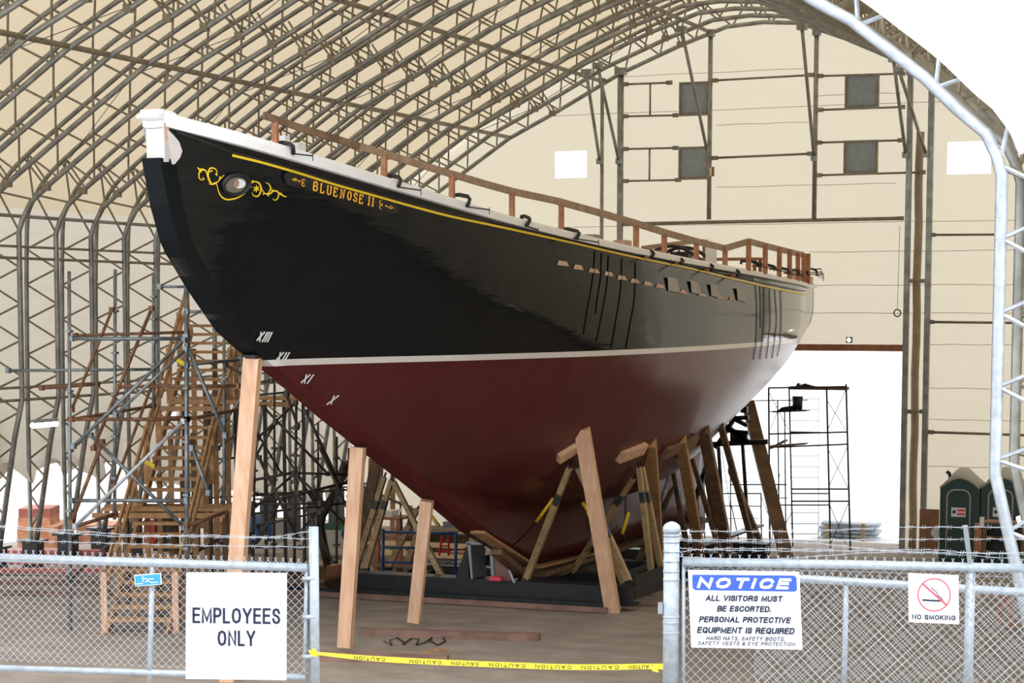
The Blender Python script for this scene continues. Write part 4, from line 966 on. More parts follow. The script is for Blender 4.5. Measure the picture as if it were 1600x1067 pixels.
# ------------------------------------------------------------------ pipe scaffolds
def scaffold(lab, parts, d, loc):
    t = thing('pipe_scaffold', onD(loc[0], loc[1], d), lab, 'scaffold')
    for nm, m_, x0, y0, x1, y1, dd, r in parts:
        a = onD(x0, y0, d+dd[0]); b = onD(x1, y1, d+dd[1]); mb = MB().tube([a, b], r*(.8 if m_ == 'scafd' else 1), 6)
        if nm == 'standard':
            for q in range(1, 6):
                c = a+(b-a)*(q/6); mb.cbox(c, (.13, .13, .05))
        else:
            mb.cbox(a, (.1, .1, .12)); mb.cbox(b, (.1, .1, .12))
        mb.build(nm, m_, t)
    return t
s1 = [('standard', 'scaf', 108, 424, 110, 985, (0, 0), .045), ('standard', 'scaf', 180, 421, 179, 812, (1, 1), .045), ('standard', 'scaf', 240, 428, 240, 640, (2, 2), .045), ('standard', 'scaf', 291, 440, 292, 940, (0, 0), .055),
      ('ledger', 'scaf', 112, 529, 292, 529, (0, 0), .05), ('ledger', 'rust', 118, 524, 292, 519, (1, 1), .04), ('ledger', 'rust', 185, 604, 372, 603, (0, 0), .045), ('ledger', 'rust', 110, 655, 292, 655, (0, 0), .045),
      ('ledger', 'rust', 112, 655, 240, 634, (0, 3), .04), ('ledger', 'scaf', 112, 782, 291, 782, (0, 0), .045), ('ledger', 'rust', 113, 824, 180, 803, (0, 1), .045), ('ledger', 'scaf', 13, 579, 240, 577, (2, 2), .04), ('ledger', 'rust', 65, 606, 152, 600, (2, 2), .05),
      ('ledger', 'rust', 292, 655, 372, 640, (0, 2), .04), ('ledger', 'scaf', 292, 487, 318, 487, (0, 0), .04), ('ledger', 'scaf', 292, 570, 376, 562, (0, 1), .04), ('ledger', 'scaf', 250, 448, 292, 448, (0, 0), .035),
      ('brace', 'scaf', 288, 531, 115, 697, (-.3, -.3), .045), ('brace', 'scaf', 291, 545, 181, 648, (-.3, -.3), .04), ('brace', 'galv', 287, 658, 118, 822, (-.3, -.3), .045), ('brace', 'scaf', 142, 680, 288, 824, (.3, .3), .045),
      ('brace', 'rust', 175, 484, 112, 640, (0, 0), .04), ('brace', 'rust', 237, 482, 146, 700, (0, 0), .045), ('brace', 'rust', 238, 600, 178, 760, (1, 1), .04), ('brace', 'rust', 160, 690, 112, 815, (0, 0), .05), ('brace', 'scaf', 292, 540, 352, 680, (0, 0), .05), ('brace', 'scaf', 300, 700, 326, 770, (0, 0), .045), ('brace', 'rust', 292, 822, 352, 800, (0, 1), .045), ('brace', 'scafd', 180, 840, 110, 905, (0, 0), .045)]
scaffold('tall grey and rusty pipe scaffold tower standing before the left stair flight', s1, 45.6, (200, 985))
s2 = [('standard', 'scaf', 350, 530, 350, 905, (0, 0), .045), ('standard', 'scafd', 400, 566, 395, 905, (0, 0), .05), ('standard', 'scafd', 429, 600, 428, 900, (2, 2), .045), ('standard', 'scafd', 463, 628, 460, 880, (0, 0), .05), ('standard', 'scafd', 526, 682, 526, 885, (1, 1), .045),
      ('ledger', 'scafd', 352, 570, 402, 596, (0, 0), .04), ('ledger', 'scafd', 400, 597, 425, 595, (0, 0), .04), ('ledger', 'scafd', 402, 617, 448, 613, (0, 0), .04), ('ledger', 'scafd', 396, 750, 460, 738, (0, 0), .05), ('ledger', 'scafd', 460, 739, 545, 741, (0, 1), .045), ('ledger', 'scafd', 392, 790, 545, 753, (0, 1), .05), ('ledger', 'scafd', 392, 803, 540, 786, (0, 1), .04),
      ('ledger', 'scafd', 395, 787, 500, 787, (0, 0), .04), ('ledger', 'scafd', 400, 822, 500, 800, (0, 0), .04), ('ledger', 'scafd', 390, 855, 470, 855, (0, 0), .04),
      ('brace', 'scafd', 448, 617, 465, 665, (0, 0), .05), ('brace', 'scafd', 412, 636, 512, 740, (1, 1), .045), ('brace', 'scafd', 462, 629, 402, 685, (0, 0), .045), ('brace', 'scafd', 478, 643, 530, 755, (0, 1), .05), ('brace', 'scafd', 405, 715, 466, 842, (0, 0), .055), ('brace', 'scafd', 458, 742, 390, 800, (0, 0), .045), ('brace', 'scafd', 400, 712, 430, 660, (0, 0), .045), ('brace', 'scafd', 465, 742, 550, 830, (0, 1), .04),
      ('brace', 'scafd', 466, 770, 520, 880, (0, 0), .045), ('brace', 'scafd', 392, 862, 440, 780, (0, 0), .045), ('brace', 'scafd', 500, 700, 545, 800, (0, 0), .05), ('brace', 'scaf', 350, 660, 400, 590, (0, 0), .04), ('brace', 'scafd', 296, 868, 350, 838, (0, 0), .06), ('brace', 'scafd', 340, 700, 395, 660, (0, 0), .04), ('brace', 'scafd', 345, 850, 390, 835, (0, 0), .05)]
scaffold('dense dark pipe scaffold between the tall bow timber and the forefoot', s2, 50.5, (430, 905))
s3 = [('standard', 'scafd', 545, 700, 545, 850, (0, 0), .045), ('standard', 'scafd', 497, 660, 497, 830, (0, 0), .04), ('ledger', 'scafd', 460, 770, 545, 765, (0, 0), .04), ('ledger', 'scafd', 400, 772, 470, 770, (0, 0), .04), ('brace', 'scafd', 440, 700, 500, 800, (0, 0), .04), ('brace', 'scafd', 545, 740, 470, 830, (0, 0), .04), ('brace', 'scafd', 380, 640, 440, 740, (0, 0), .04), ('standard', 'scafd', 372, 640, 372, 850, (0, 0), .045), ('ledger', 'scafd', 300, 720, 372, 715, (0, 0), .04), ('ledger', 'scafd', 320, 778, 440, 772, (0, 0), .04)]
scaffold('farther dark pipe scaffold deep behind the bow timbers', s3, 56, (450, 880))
# ------------------------------------------------------------------ strip lamps
def strip(x0, y0, x1, y1, X, lab):
    a = onX(x0, y0, X); b = onX(x1, y1, X); t = thing('strip_lamp', (a+b)/2, lab, 'lamp')
    MB().beam(a, b, .12, .1, side=(1, 0, 0)).build('housing', 'grey', t); off = Vector((.02, -.02, -.1))
    MB().tube([a+off, b+off], .075, 8).build('tube', 'lamp', t)
strip(50, 659, 88, 656, -13.6, 'glowing fluorescent strip lamp hanging on the left arches'); strip(263, 643, 272, 641, -13.6, 'small far fluorescent lamp glimpsed through the staircase')
# ------------------------------------------------------------------ yard beyond the left wall
def stackb(nm, x0, y0, x1, y1, m_, lab, dep=1.6, cat='lumber'):
    p = onZ(x0, y1, 0); d = (p-EYE).dot(FW); a = onD(x0, y0, d); b = onD(x1, y1, d)
    w = (b-a).dot(RT); h = a.z; fwd = Vector((FW.x, FW.y, 0)).normalized(); base = Vector((p.x, p.y, 0))
    if nm == 'upper': return
    o = MB().quadring([[base, base+RT*w, base+RT*w+fwd*dep, base+fwd*dep], [q+Vector((0, 0, h)) for q in (base, base+RT*w, base+RT*w+fwd*dep, base+fwd*dep)]]).build(nm, m_); return tag(o, lab, cat)
def ontop(nm, x0, y0, x1, y1, ybase, m_, lab, dep=1.4, back=.2, cat='lumber'):
    p = onZ(x0, ybase, 0); d = (p-EYE).dot(FW)+back; a = onD(x0, y1, d); b = onD(x1, y0, d); w = (b-a).dot(RT); h = b.z-a.z; fwd = Vector((FW.x, FW.y, 0)).normalized()
    q = [a, a+RT*w, a+RT*w+fwd*dep, a+fwd*dep]; o = MB().quadring([q, [v+Vector((0, 0, h)) for v in q]]).build(nm, m_); return tag(o, lab, cat)
stackb('lumber_crate', 27, 822, 91, 856, 'orange', 'wide lower crate of orange board ends outside the left wall', 2.2)
ontop('lumber_crate', 28, 809, 78, 822, 856, 'orange', 'narrower crate on top of the wide orange crate')
ontop('lumber_crate', 29, 795, 78, 809, 856, 'crate', 'red-painted bundle topmost on the left crate stack')
stackb('lumber_crate', 119, 821, 146, 850, 'orange', 'crate of reddish round ends left of the stair foot'); stackb('lumber_crate', 148, 821, 178, 850, 'orange', 'crate of orange ends partly behind the left stringer')
for i, (x0, x1, y, h, m_) in enumerate(((-30, 160, 868, 8, 'crate'), (-60, 300, 882, 7, 'crate'), (-60, 300, 896, 7, 'crate'), (-60, 165, 914, 8, 'mauve'), (-60, 170, 931, 8, 'mauve'))):
    stackb('board_pile', x0, y-h, x1, y, m_, ('farthest', 'second farthest', 'middle', 'second nearest', 'nearest')[i]+' long low row of reddish boards by the left wall feet', .35)
stackb('hydrant_post', 230, 812, 240, 850, 'red', 'narrow bright red post seen under the staircase landing', .3, 'post'); stackb('red_pole', 225, 812, 229, 850, 'red', 'thin red frame leg beside the red post under the landing', .1, 'frame')
stackb('lumber_crate', 318, 815, 345, 850, 'orange', 'pale orange crate seen through the scaffold right of the stairs')
stackb('blue_drum', 384, 806, 402, 850, 'tarp', 'blue drum just right of the tall bow timber', 1, 'drum'); stackb('blue_drum', 414, 818, 424, 846, 'tarp', 'second blue drum farther right of the tall bow timber', .8, 'drum')
stackb('white_tank', 428, 812, 440, 848, 'conc', 'small white tank beyond the dark scaffold', .8, 'tank')
# ------------------------------------------------------------------ street edge and chain-link fence
ZS = 7.3-3.86
SN = Vector((FW.x, FW.y, 0)).normalized()
def sp(u, v, z): return Vector((EYE.x, EYE.y, 0))+RT*u+SN*v+Vector((0, 0, z))
bk = MB(); bk.quadring([[sp(-14, -4, ZS-.5), sp(12, -4, ZS-.5), sp(12, 20.75, ZS-.5), sp(-14, 20.95, ZS-.5)], [sp(-14, -4, ZS), sp(12, -4, ZS), sp(12, 20.75, ZS), sp(-14, 20.95, ZS)]])
o = bk.build('street_ground', 'conc'); o['kind'] = 'structure'
o = MB().quadring([[sp(-14, 20.6, -1), sp(12, 20.4, -1), sp(12, 20.7, -1), sp(-14, 20.9, -1)], [sp(-14, 20.6, ZS-.5), sp(12, 20.4, ZS-.5), sp(12, 20.7, ZS-.5), sp(-14, 20.9, ZS-.5)]]).build('retaining_wall', 'conc'); o['kind'] = 'structure'
class Pl:
    def __init__(s, d0, x0, d1, x1):
        a = onD(x0, 880, d0); b = onD(x1, 880, d1); s.a = Vector((a.x, a.y, 0)); s.u = (Vector((b.x, b.y, 0))-s.a).normalized(); s.n = Vector((-s.u.y, s.u.x, 0))
    def p(s, x, y, off=0):
        r = ray(x, y); t = (s.a-EYE).dot(s.n)/r.dot(s.n); return EYE+r*t-s.n*off*(1 if s.n.dot(FW) > 0 else -1)
LF = Pl(20.85, -60, 20.1, 490)
RF = Pl(20.2, 1050, 19.9, 1600)
def linkmesh(pl, x0, yt0, x1, yt1, yb0, yb1, name, parent, off=0, pit=.0795, r=.003):
    a = pl.p(x0, yt0, off); b = pl.p(x1, yt1, off); c = pl.p(x0, yb0, off); L = (b-a).length; u = (Vector((b.x, b.y, 0))-Vector((a.x, a.y, 0))).normalized()
    H = a.z-c.z; n = int(L/pit); m = int(H/pit)
    mb = MB(); e = pl.n*.004
    for i in range(n+1):
        for ph in (0, 1):
            pass
    for i in range(n+1):
        pts = []
        for k in range(2*m+1):
            uu = i*pit+(pit/2 if k % 2 else 0)*(1)
            z = a.z+(b.z-a.z)*(uu/L)+.062-k*pit/2
            pts.append(a+u*uu+Vector((0, 0, z-a.z))+e*(1 if k % 2 else -1))
        mb.tube(pts, r, 4, cap=False)
        pts = []
        for k in range(2*m+1):
            uu = i*pit+(pit/2 if k % 2 == 0 else 0)+ (-pit/2 if k % 2 == 0 else 0)
            uu = (i+1)*pit-(pit/2 if k % 2 else 0)
            z = a.z+(b.z-a.z)*(uu/L)+.062-k*pit/2
            pts.append(a+u*uu+Vector((0, 0, z-a.z))+e*(-1 if k % 2 else 1))
        mb.tube(pts, r, 4, cap=False)
        tw = a+u*(i*pit+pit/2)+Vector((0, 0, (b.z-a.z)*(i*pit/L)+.062)) if False else a+u*(i*pit)+Vector((0, 0, (b.z-a.z)*(i*pit/L)+.062))
        mb.tube([tw, tw+u*.012+Vector((0, 0, .028))], r, 4); mb.tube([tw, tw-u*.012+Vector((0, 0, .028))], r, 4)
    return mb.build(name, 'link', parent)
M['link'] = mat('galvanised_fence_wire', (.46, .50, .55), .4, .3)
lg = thing('chain_link_gate', LF.p(240, 1060), 'left chain-link gate leaf with galvanised frame and employees sign', 'gate')
def pipe(pl, pts, r, nm, par, off=0, m_='galvgate', n=10): return MB().tube([pl.p(x, y, off) for x, y in pts], r, n).build(nm, m_, par)
pipe(LF, [(-60, 869), (481, 887)], .042, 'top_rail', lg); pipe(LF, [(-60, 1042), (478, 1058)], .033, 'bottom_rail', lg)
pipe(LF, [(238, 878), (233, 1100)], .027, 'brace_post', lg); pipe(LF, [(479, 884), (476, 1068)], .02, 'end_bar', lg)
linkmesh(LF, -60, 869, 478, 886, 1045, 1058, 'mesh', lg, .03)
gp = thing('gate_post', LF.p(489, 1090), 'slim galvanised gate post at the right end of the left gate', 'post')
a = LF.p(490, 823); b = LF.p(487, 1075); MB().tube([a, (a.x, a.y, ZS)], .048, 12).build('post_tube', 'galvgate', gp)
for y in (903, 963, 1025): pipe(LF, [(474, y), (494, y)], .022, 'hinge_strap', gp, .03)
def barb(pl, pts, lab, off=.0, n=46, r=.0019):
    P_ = [pl.p(x, y, off) for x, y in pts]; xs = list(range(len(P_))); mb = MB()
    q = [Vector((sinterp(i/8, xs, [p.x for p in P_]), sinterp(i/8, xs, [p.y for p in P_]), sinterp(i/8, xs, [p.z for p in P_]))) for i in range(8*(len(P_)-1)+1)]
    mb.tube(q, r, 4); mb.tube([p+Vector((0, 0, .008*(-1)**i)) for i, p in enumerate(q)], r*.8, 4)
    L = sum((q[i+1]-q[i]).length for i in range(len(q)-1)); s = .1; acc = 0
    for i in range(len(q)-1):
        seg = q[i+1]-q[i]; l = seg.length
        while s < acc+l:
            c = q[i]+seg*((s-acc)/l)
            for dx in (-.012, .012): mb.tube([c+pl.u*dx-Vector((.0, .01, .02)), c+pl.u*dx+Vector((.006, .01, .02))], r*.7, 4)
            s += .125
        acc += l
    tag(mb.build('barbed_wire', 'link'), lab, 'wire')
barb(LF, [(-60, 817), (110, 829), (240, 837), (400, 840), (490, 829)], 'upper strand of barbed wire over the left gate'); barb(LF, [(-60, 818), (200, 838), (330, 836), (490, 842)], 'slack second strand of barbed wire over the left gate', .02)
barb(LF, [(-60, 842), (150, 848), (300, 852), (490, 855)], 'lowest strand of barbed wire over the left gate')
# signs -----------------------------------------------------------
GL = {'A': (.78, [[(0, 0), (.39, 1), (.78, 0)], [(.14, .34), (.64, .34)]]), 'B': (.68, [[(0, 0), (0, 1), (.42, 1), (.62, .9), (.62, .63), (.42, .53), (0, .53)], [(.42, .53), (.68, .42), (.68, .1), (.45, 0), (0, 0)]]),
      'C': (.7, [[(.7, .72), (.6, .93), (.35, 1), (.1, .88), (0, .5), (.1, .12), (.35, 0), (.6, .07), (.7, .28)]]), 'D': (.7, [[(0, 0), (0, 1), (.4, 1), (.62, .86), (.7, .5), (.62, .14), (.4, 0), (0, 0)]]),
      'E': (.6, [[(.6, 1), (0, 1), (0, 0), (.6, 0)], [(0, .53), (.54, .53)]]), 'F': (.58, [[(.58, 1), (0, 1), (0, 0)], [(0, .53), (.5, .53)]]), 'G': (.74, [[(.72, .75), (.6, .93), (.35, 1), (.1, .88), (0, .5), (.1, .12), (.35, 0), (.6, .08), (.72, .2), (.72, .46), (.42, .46)]]),
      'H': (.68, [[(0, 0), (0, 1)], [(.68, 0), (.68, 1)], [(0, .53), (.68, .53)]]), 'I': (.0, [[(0, 0), (0, 1)]]), 'K': (.68, [[(0, 0), (0, 1)], [(.66, 1), (0, .38)], [(.22, .58), (.68, 0)]]), 'L': (.54, [[(0, 1), (0, 0), (.54, 0)]]),
      'M': (.84, [[(0, 0), (0, 1), (.42, .12), (.84, 1), (.84, 0)]]), 'N': (.68, [[(0, 0), (0, 1), (.68, 0), (.68, 1)]]), 'O': (.76, [[(.38, 0), (.1, .12), (0, .5), (.1, .88), (.38, 1), (.66, .88), (.76, .5), (.66, .12), (.38, 0)]]),
      'P': (.62, [[(0, 0), (0, 1), (.42, 1), (.6, .9), (.62, .75), (.6, .58), (.42, .46), (0, .46)]]), 'Q': (.76, [[(.38, 0), (.1, .12), (0, .5), (.1, .88), (.38, 1), (.66, .88), (.76, .5), (.66, .12), (.38, 0)], [(.48, .25), (.76, -.05)]]),
      'R': (.66, [[(0, 0), (0, 1), (.42, 1), (.6, .92), (.63, .76), (.6, .58), (.42, .5), (0, .5)], [(.42, .5), (.58, .38), (.66, 0)]]), 'S': (.62, [[(.6, .74), (.5, .95), (.3, 1), (.08, .93), (.02, .74), (.1, .6), (.5, .44), (.62, .27), (.54, .06), (.32, 0), (.1, .06), (0, .27)]]),
      'T': (.66, [[(0, 1), (.66, 1)], [(.33, 0), (.33, 1)]]), 'U': (.68, [[(0, 1), (0, .28), (.1, .06), (.34, 0), (.58, .06), (.68, .28), (.68, 1)]]), 'V': (.74, [[(0, 1), (.37, 0), (.74, 1)]]), 'Y': (.74, [[(0, 1), (.37, .46), (.74, 1)], [(.37, .46), (.37, 0)]]),
      '.': (.04, [[(0, 0), (0, .1)]]), ',': (.04, [[(.04, .1), (0, -.14)]]), '&': (.7, [[(.7, 0), (.15, .72), (.2, .95), (.35, 1), (.48, .9), (.44, .72), (.08, .42), (0, .2), (.12, .02), (.34, 0), (.56, .12), (.68, .42)]]), ' ': (.2, [])}
def text(body, pl, x0, y0, x1, y1, m_, par, off, shear=0, bold=0, rot=False, name='lettering', w=.15, gap=.3, smo=True):
    """block letters drawn with strokes, filling the box from x0 (left bottom) to x1 (right bottom) and y1 (left top)"""
    tot = 0; pos = []
    for ch in body: pos.append(tot); tot += GL[ch][0]+gap
    tot -= gap; P0 = pl.p(*x0, off); PXv = pl.p(*x1, off)-P0; PYv = pl.p(*y1, off)-P0
    H = PYv.length; ux = PXv.normalized(); uy = PYv.normalized(); ws = PXv.length; hw = w/2*H
    kx = (ws-2*hw-shear*H)/tot; ky = (H-2*hw)
    mb = MB()
    for ch, p_ in zip(body, pos):
        for st in GL[ch][1]:
            q = [((p_+a)*kx+hw+shear*b*H, b*ky+hw) for a, b in st]
            L = [Vector((a, b)) for a, b in q]; n = len(L); closed = (L[0]-L[-1]).length < 1e-5; ring = []
            for i, v in enumerate(L):
                d0 = (L[i]-L[i-1]).normalized() if i else ((L[-1]-L[-2]).normalized() if closed else None)
                d1 = (L[i+1]-L[i]).normalized() if i < n-1 else ((L[1]-L[0]).normalized() if closed else None)
                d0_, d1_ = d0 or d1, d1 or d0
                t = (d0_+d1_); t = t.normalized() if t.length > .1 else d1_
                nn = Vector((-t.y, t.x)); c = max(.45, nn.dot(Vector((-d1_.y, d1_.x)))); vv = v.copy()
                if not closed and i == 0: vv = v-d1_*hw*.9
                if not closed and i == n-1: vv = v+d0_*hw*.9
                ring.append((vv+nn*hw/c, vv-nn*hw/c))
            rows = []
            for a, b in ring:
                r_ = []
                for e in (a, b):
                    ex, ey = e.x, e.y
                    if rot: ex, ey = ws-ex, H-ey
                    r_.append(P0+ux*ex+uy*ey)
                rows.append(r_)
            mb.grid(rows, False)
    return mb.build(name, m_, par)
def tx(body, pl, xa, xb, ytop, ybot, slope, m_, par, off, **k):
    return text(body, pl, (xa, ybot), None, (xb, ybot+slope*(xb-xa)), (xa, ytop), m_, par, off, **k)
def plate(pl, c, m_, nm, par, off, th=.004):
    q = [pl.p(x, y, off) for x, y in c]; return MB().prism(q, -pl.n*th*(1 if pl.n.dot(FW) > 0 else -1)).build(nm, m_, par)
es = thing('warning_sign', LF.p(372, 976, .05), 'large white EMPLOYEES ONLY sign on the left gate', 'sign')
plate(LF, [(294, 893), (451, 894), (450, 1061), (293, 1059)], 'sign', 'board', es, .05)
tx('EMPLOYEES', LF, 304, 441, 947.5, 972, .012, 'navy', es, .062, w=.15, gap=.38, name='word_employees'); tx('ONLY', LF, 343, 402, 983, 1007.5, .012, 'navy', es, .062, w=.15, gap=.42, name='word_only')
bs = thing('small_sign', LF.p(234, 906, .06), 'small light blue sign wired to the left gate', 'sign')
plate(LF, [(213, 897), (255, 894), (256, 912), (215, 915)], 'sign', 'board', bs, .055); plate(LF, [(214.5, 898.3), (253.6, 895.4), (254.5, 910.8), (216.3, 913.6)], 'lblue', 'print', bs, .062)
def mark(pl, pts, w, m_, nm, par, off):
    mb = MB()
    q = [pl.p(x, y, off) for x, y in pts]
    for a, b in zip(q, q[1:]):
        d = (b-a).normalized(); s = d.cross(pl.n).normalized()*w/2; mb.grid([[a-s-d*w*.3, a+s-d*w*.3], [b-s+d*w*.3, b+s+d*w*.3]], False)
    mb.build(nm, m_, par)
for pts in ([(228, 899), (226, 902), (229, 904), (227, 907)], [(229, 904), (232, 902), (235, 905), (238, 902), (241, 904), (244, 902)], [(231, 908), (235, 906), (240, 908)], [(218, 911), (227, 910)], [(240, 909), (251, 908)]): mark(LF, pts, .008, 'sign', 'white_print', bs, .069)
# right fence --------------------------------------------------------
rp_ = thing('gate_post', RF.p(1050, 1085), 'thick round galvanised gate post with domed cap and wire bands', 'post')
a = RF.p(1049.5, 826, -.0); MB().tube([a, (a.x, a.y, ZS)], .078, 20).build('post_tube', 'galvgate', rp_)
dm_ = MB(); dm_.quadring([[a+Vector((math.cos(t_*math.pi/10)*.086*c, math.sin(t_*math.pi/10)*.086*c, h)) for t_ in range(20)] for c, h in ((1, -.035), (1, .015), (.85, .04), (.5, .062), (.12, .072))], smooth=True).build('cap', 'galvgate', rp_)
for y in (836, 846, 861, 876, 892, 905, 963, 972, 988):
    p = RF.p(1049.5, y); MB().tube([(a.x, a.y, p.z-.008), (a.x, a.y, p.z+.008)], .083, 16).build('band', 'galvgate', rp_)
lt = RF.p(1033, 950); MB().cbox(lt, (.05, .05, .11)).build('latch', 'grey', rp_)
rf = thing('chain_link_fence', RF.p(1300, 1085), 'right chain-link fence run with galvanised top rail', 'fence')
pipe(RF, [(1066, 878), (1330, 882), (1640, 889)], .045, 'top_rail', rf); pipe(RF, [(1068, 880), (1068, 1100)], .018, 'tension_bar', rf)
linkmesh(RF, 1066, 878, 1640, 889, 1085, 1085, 'mesh', rf, .03, pit=.0935)
fp = thing('fence_post', RF.p(1519, 1085), 'fence post with slanting barbed wire arm on the right fence', 'post')
a = RF.p(1517, 888, -.02); MB().tube([a, (a.x, a.y, ZS)], .047, 12).build('post_tube', 'galvgate', fp); MB().tube([a+Vector((0, 0, -.03)), a+Vector((0, 0, .01))], .056, 12).build('collar', 'galvgate', fp)
MB().beam(a, RF.p(1506, 820, .1), .045, .04, side=RF.u).build('wire_arm', 'grey', fp)
SF = Pl(21.4, 1060, 20.7, 1600)
sg = thing('chain_link_gate', SF.p(1320, 1085), 'sliding chain-link gate panel parked behind the right fence', 'gate')
pipe(SF, [(1180, 900), (1250, 904), (1420, 914), (1640, 928)], .042, 'top_rail', sg); pipe(SF, [(1322, 909), (1319, 1090)], .028, 'upright', sg)
linkmesh(SF, 1180, 900, 1640, 928, 1085, 1085, 'mesh', sg, .03, pit=.0795)
barb(RF, [(1062, 828), (1250, 828), (1420, 822), (1640, 822)], 'top strand of barbed wire over the right fence', .1); barb(RF, [(1062, 839), (1080, 842), (1300, 842), (1510, 841), (1640, 841)], 'second strand of barbed wire over the right fence', .07)
barb(RF, [(1062, 843), (1085, 845), (1240, 846), (1400, 860), (1640, 866)], 'third drooping strand of barbed wire over the right fence', .05); barb(RF, [(1062, 855), (1100, 858), (1250, 860), (1450, 858), (1525, 863), (1640, 861)], 'fourth wavy strand of barbed wire over the right fence', .05)
barb(RF, [(1062, 862), (1090, 858), (1160, 856), (1300, 858)], 'loose barbed wire tail beside the round gate post', .04); barb(RF, [(1062, 869), (1180, 874), (1400, 862), (1640, 876)], 'lowest strand of barbed wire over the right fence', .03); barb(RF, [(1066, 888), (1300, 893), (1640, 905)], 'strand of barbed wire woven behind the right fence mesh', -.05)
ns = thing('warning_sign', RF.p(1164, 950, .06), 'white NOTICE sign with blue heading about visitors and protective equipment', 'sign')
plate(RF, [(1075, 889), (1248.5, 892), (1253.5, 1013.5), (1080, 1010)], 'sign', 'board', ns, .05)
plate(RF, [(1083, 896.5), (1240, 898), (1244, 901), (1245, 920), (1242, 923), (1086, 920.5), (1082, 917), (1081.5, 899)], 'signblue', 'heading_band', ns, .056)
T = lambda b, xa, xb, yt, yb, **k: tx(b, RF, xa, xb, yt, yb, .013, k.pop('m', 'navy'), ns, .064, **k)
T('NOTICE', 1089, 1236, 900.5, 917.5, m='sign', shear=.25, w=.27, gap=.46, name='word_notice')
T('ALL VISITORS MUST', 1102, 1223, 928, 937.5, shear=.15, w=.22, gap=.36, name='text_line'); T('BE ESCORTED.', 1120, 1206, 944.5, 954, shear=.15, w=.22, gap=.36, name='text_line')
T('PERSONAL PROTECTIVE', 1092, 1236, 961, 970.5, shear=.15, w=.22, gap=.36, name='text_line'); T('EQUIPMENT IS REQUIRED', 1089, 1242, 977.5, 987.5, shear=.15, w=.22, gap=.36, name='text_line')
T('HARD HATS, SAFETY BOOTS,', 1103, 1227, 992, 998.5, shear=.22, w=.17, gap=.4, name='text_line'); T('SAFETY VESTS & EYE PROTECTION', 1090, 1243, 1000, 1006, shear=.22, w=.17, gap=.4, name='text_line')
nsm = thing('no_smoking_sign', RF.p(1458, 932, .06), 'square white NO SMOKING sign with red circle on the right fence', 'sign')
plate(RF, [(1418, 894), (1496.5, 897.5), (1497.5, 974), (1419, 970.5)], 'sign', 'board', nsm, .05)
c0 = (1458.5, 928); ringp = MB(); rr = []
for k in range(41):
    t_ = 2*math.pi*k/40; rr.append([RF.p(c0[0]+math.cos(t_)*q, c0[1]+math.sin(t_)*q, .06) for q in (24.2, 26)])
ringp.grid(rr, False).build('red_circle', 'signred', nsm)
mark(RF, [(1440.5, 910.5), (1478, 944)], .016, 'signred', 'red_slash', nsm, .066)
mark(RF, [(1441, 936), (1467, 937.5)], .017, 'navy', 'cigarette', nsm, .06); mark(RF, [(1454, 916), (1457, 920), (1461, 922), (1463, 926), (1466, 930), (1470, 933), (1472, 937)], .007, 'navy', 'smoke_line', nsm, .06)
tx('NO SMOKING', RF, 1424, 1492, 958, 966, .03, 'navy', nsm, .06, w=.2, gap=.38, name='text_line')
# caution tape across the opening
q0, q1 = LF.p(490, 1020, .05), RF.p(1037, 1042, .05); TP = []
pxs = [(490, 1020), (530, 1024), (560, 1027), (620, 1031), (700, 1035), (800, 1039), (900, 1042), (960, 1042), (1000, 1041), (1036, 1041)]
class TL:
    n = Vector((-(q1-q0).y, (q1-q0).x, 0)).normalized(); u = (q1-q0).normalized()
    def p(s, x, y, off=0):
        r = ray(x, y); t = (q0-EYE).dot(s.n)/r.dot(s.n); return EYE+r*t-s.n*off
tl = TL(); ct = thing('caution_tape', (q0+q1)/2, 'yellow caution tape strung across the gateway between the two gate posts', 'tape')
rows = []
xs_ = [p[0] for p in pxs]; ys_ = [p[1] for p in pxs]
for i in range(61):
    x = 490+(1036-490)*i/60; y = sinterp(x, xs_, ys_); hh = interp(x, [490, 560, 620, 1036], [2, 3.6, 4.2, 4.2]); rows.append([tl.p(x, y-hh), tl.p(x, y+hh, .01)])
MB().grid(rows).build('tape_band', 'tape', ct)
for xa, xb in ((553, 602), (640, 690), (705, 748), (764, 821), (836, 893), (908, 967), (982, 1020)):
    ya = sinterp(xa, xs_, ys_); yb = sinterp(xb, xs_, ys_)
    text('CAUTION', tl, (xa, ya+2.9), None, (xb, yb+2.9), (xa, ya-2.9), 'rubber', ct, .02, rot=True, w=.2, gap=.45, name='word_caution')
for (x, y), nm in (((489, 1019), 'left'), ((1020, 1043), 'right')):
    mb = MB()
    for i in range(5):
        a_ = i*1.3; mb.tube([tl.p(x-5+i*2, y-4+3*math.sin(a_), .06), tl.p(x+i, y+2*math.cos(a_), .09), tl.p(x+7-i, y+5*math.sin(a_+1), .06)], .014, 4)
    mb.build('tape_knot', 'tape', ct)
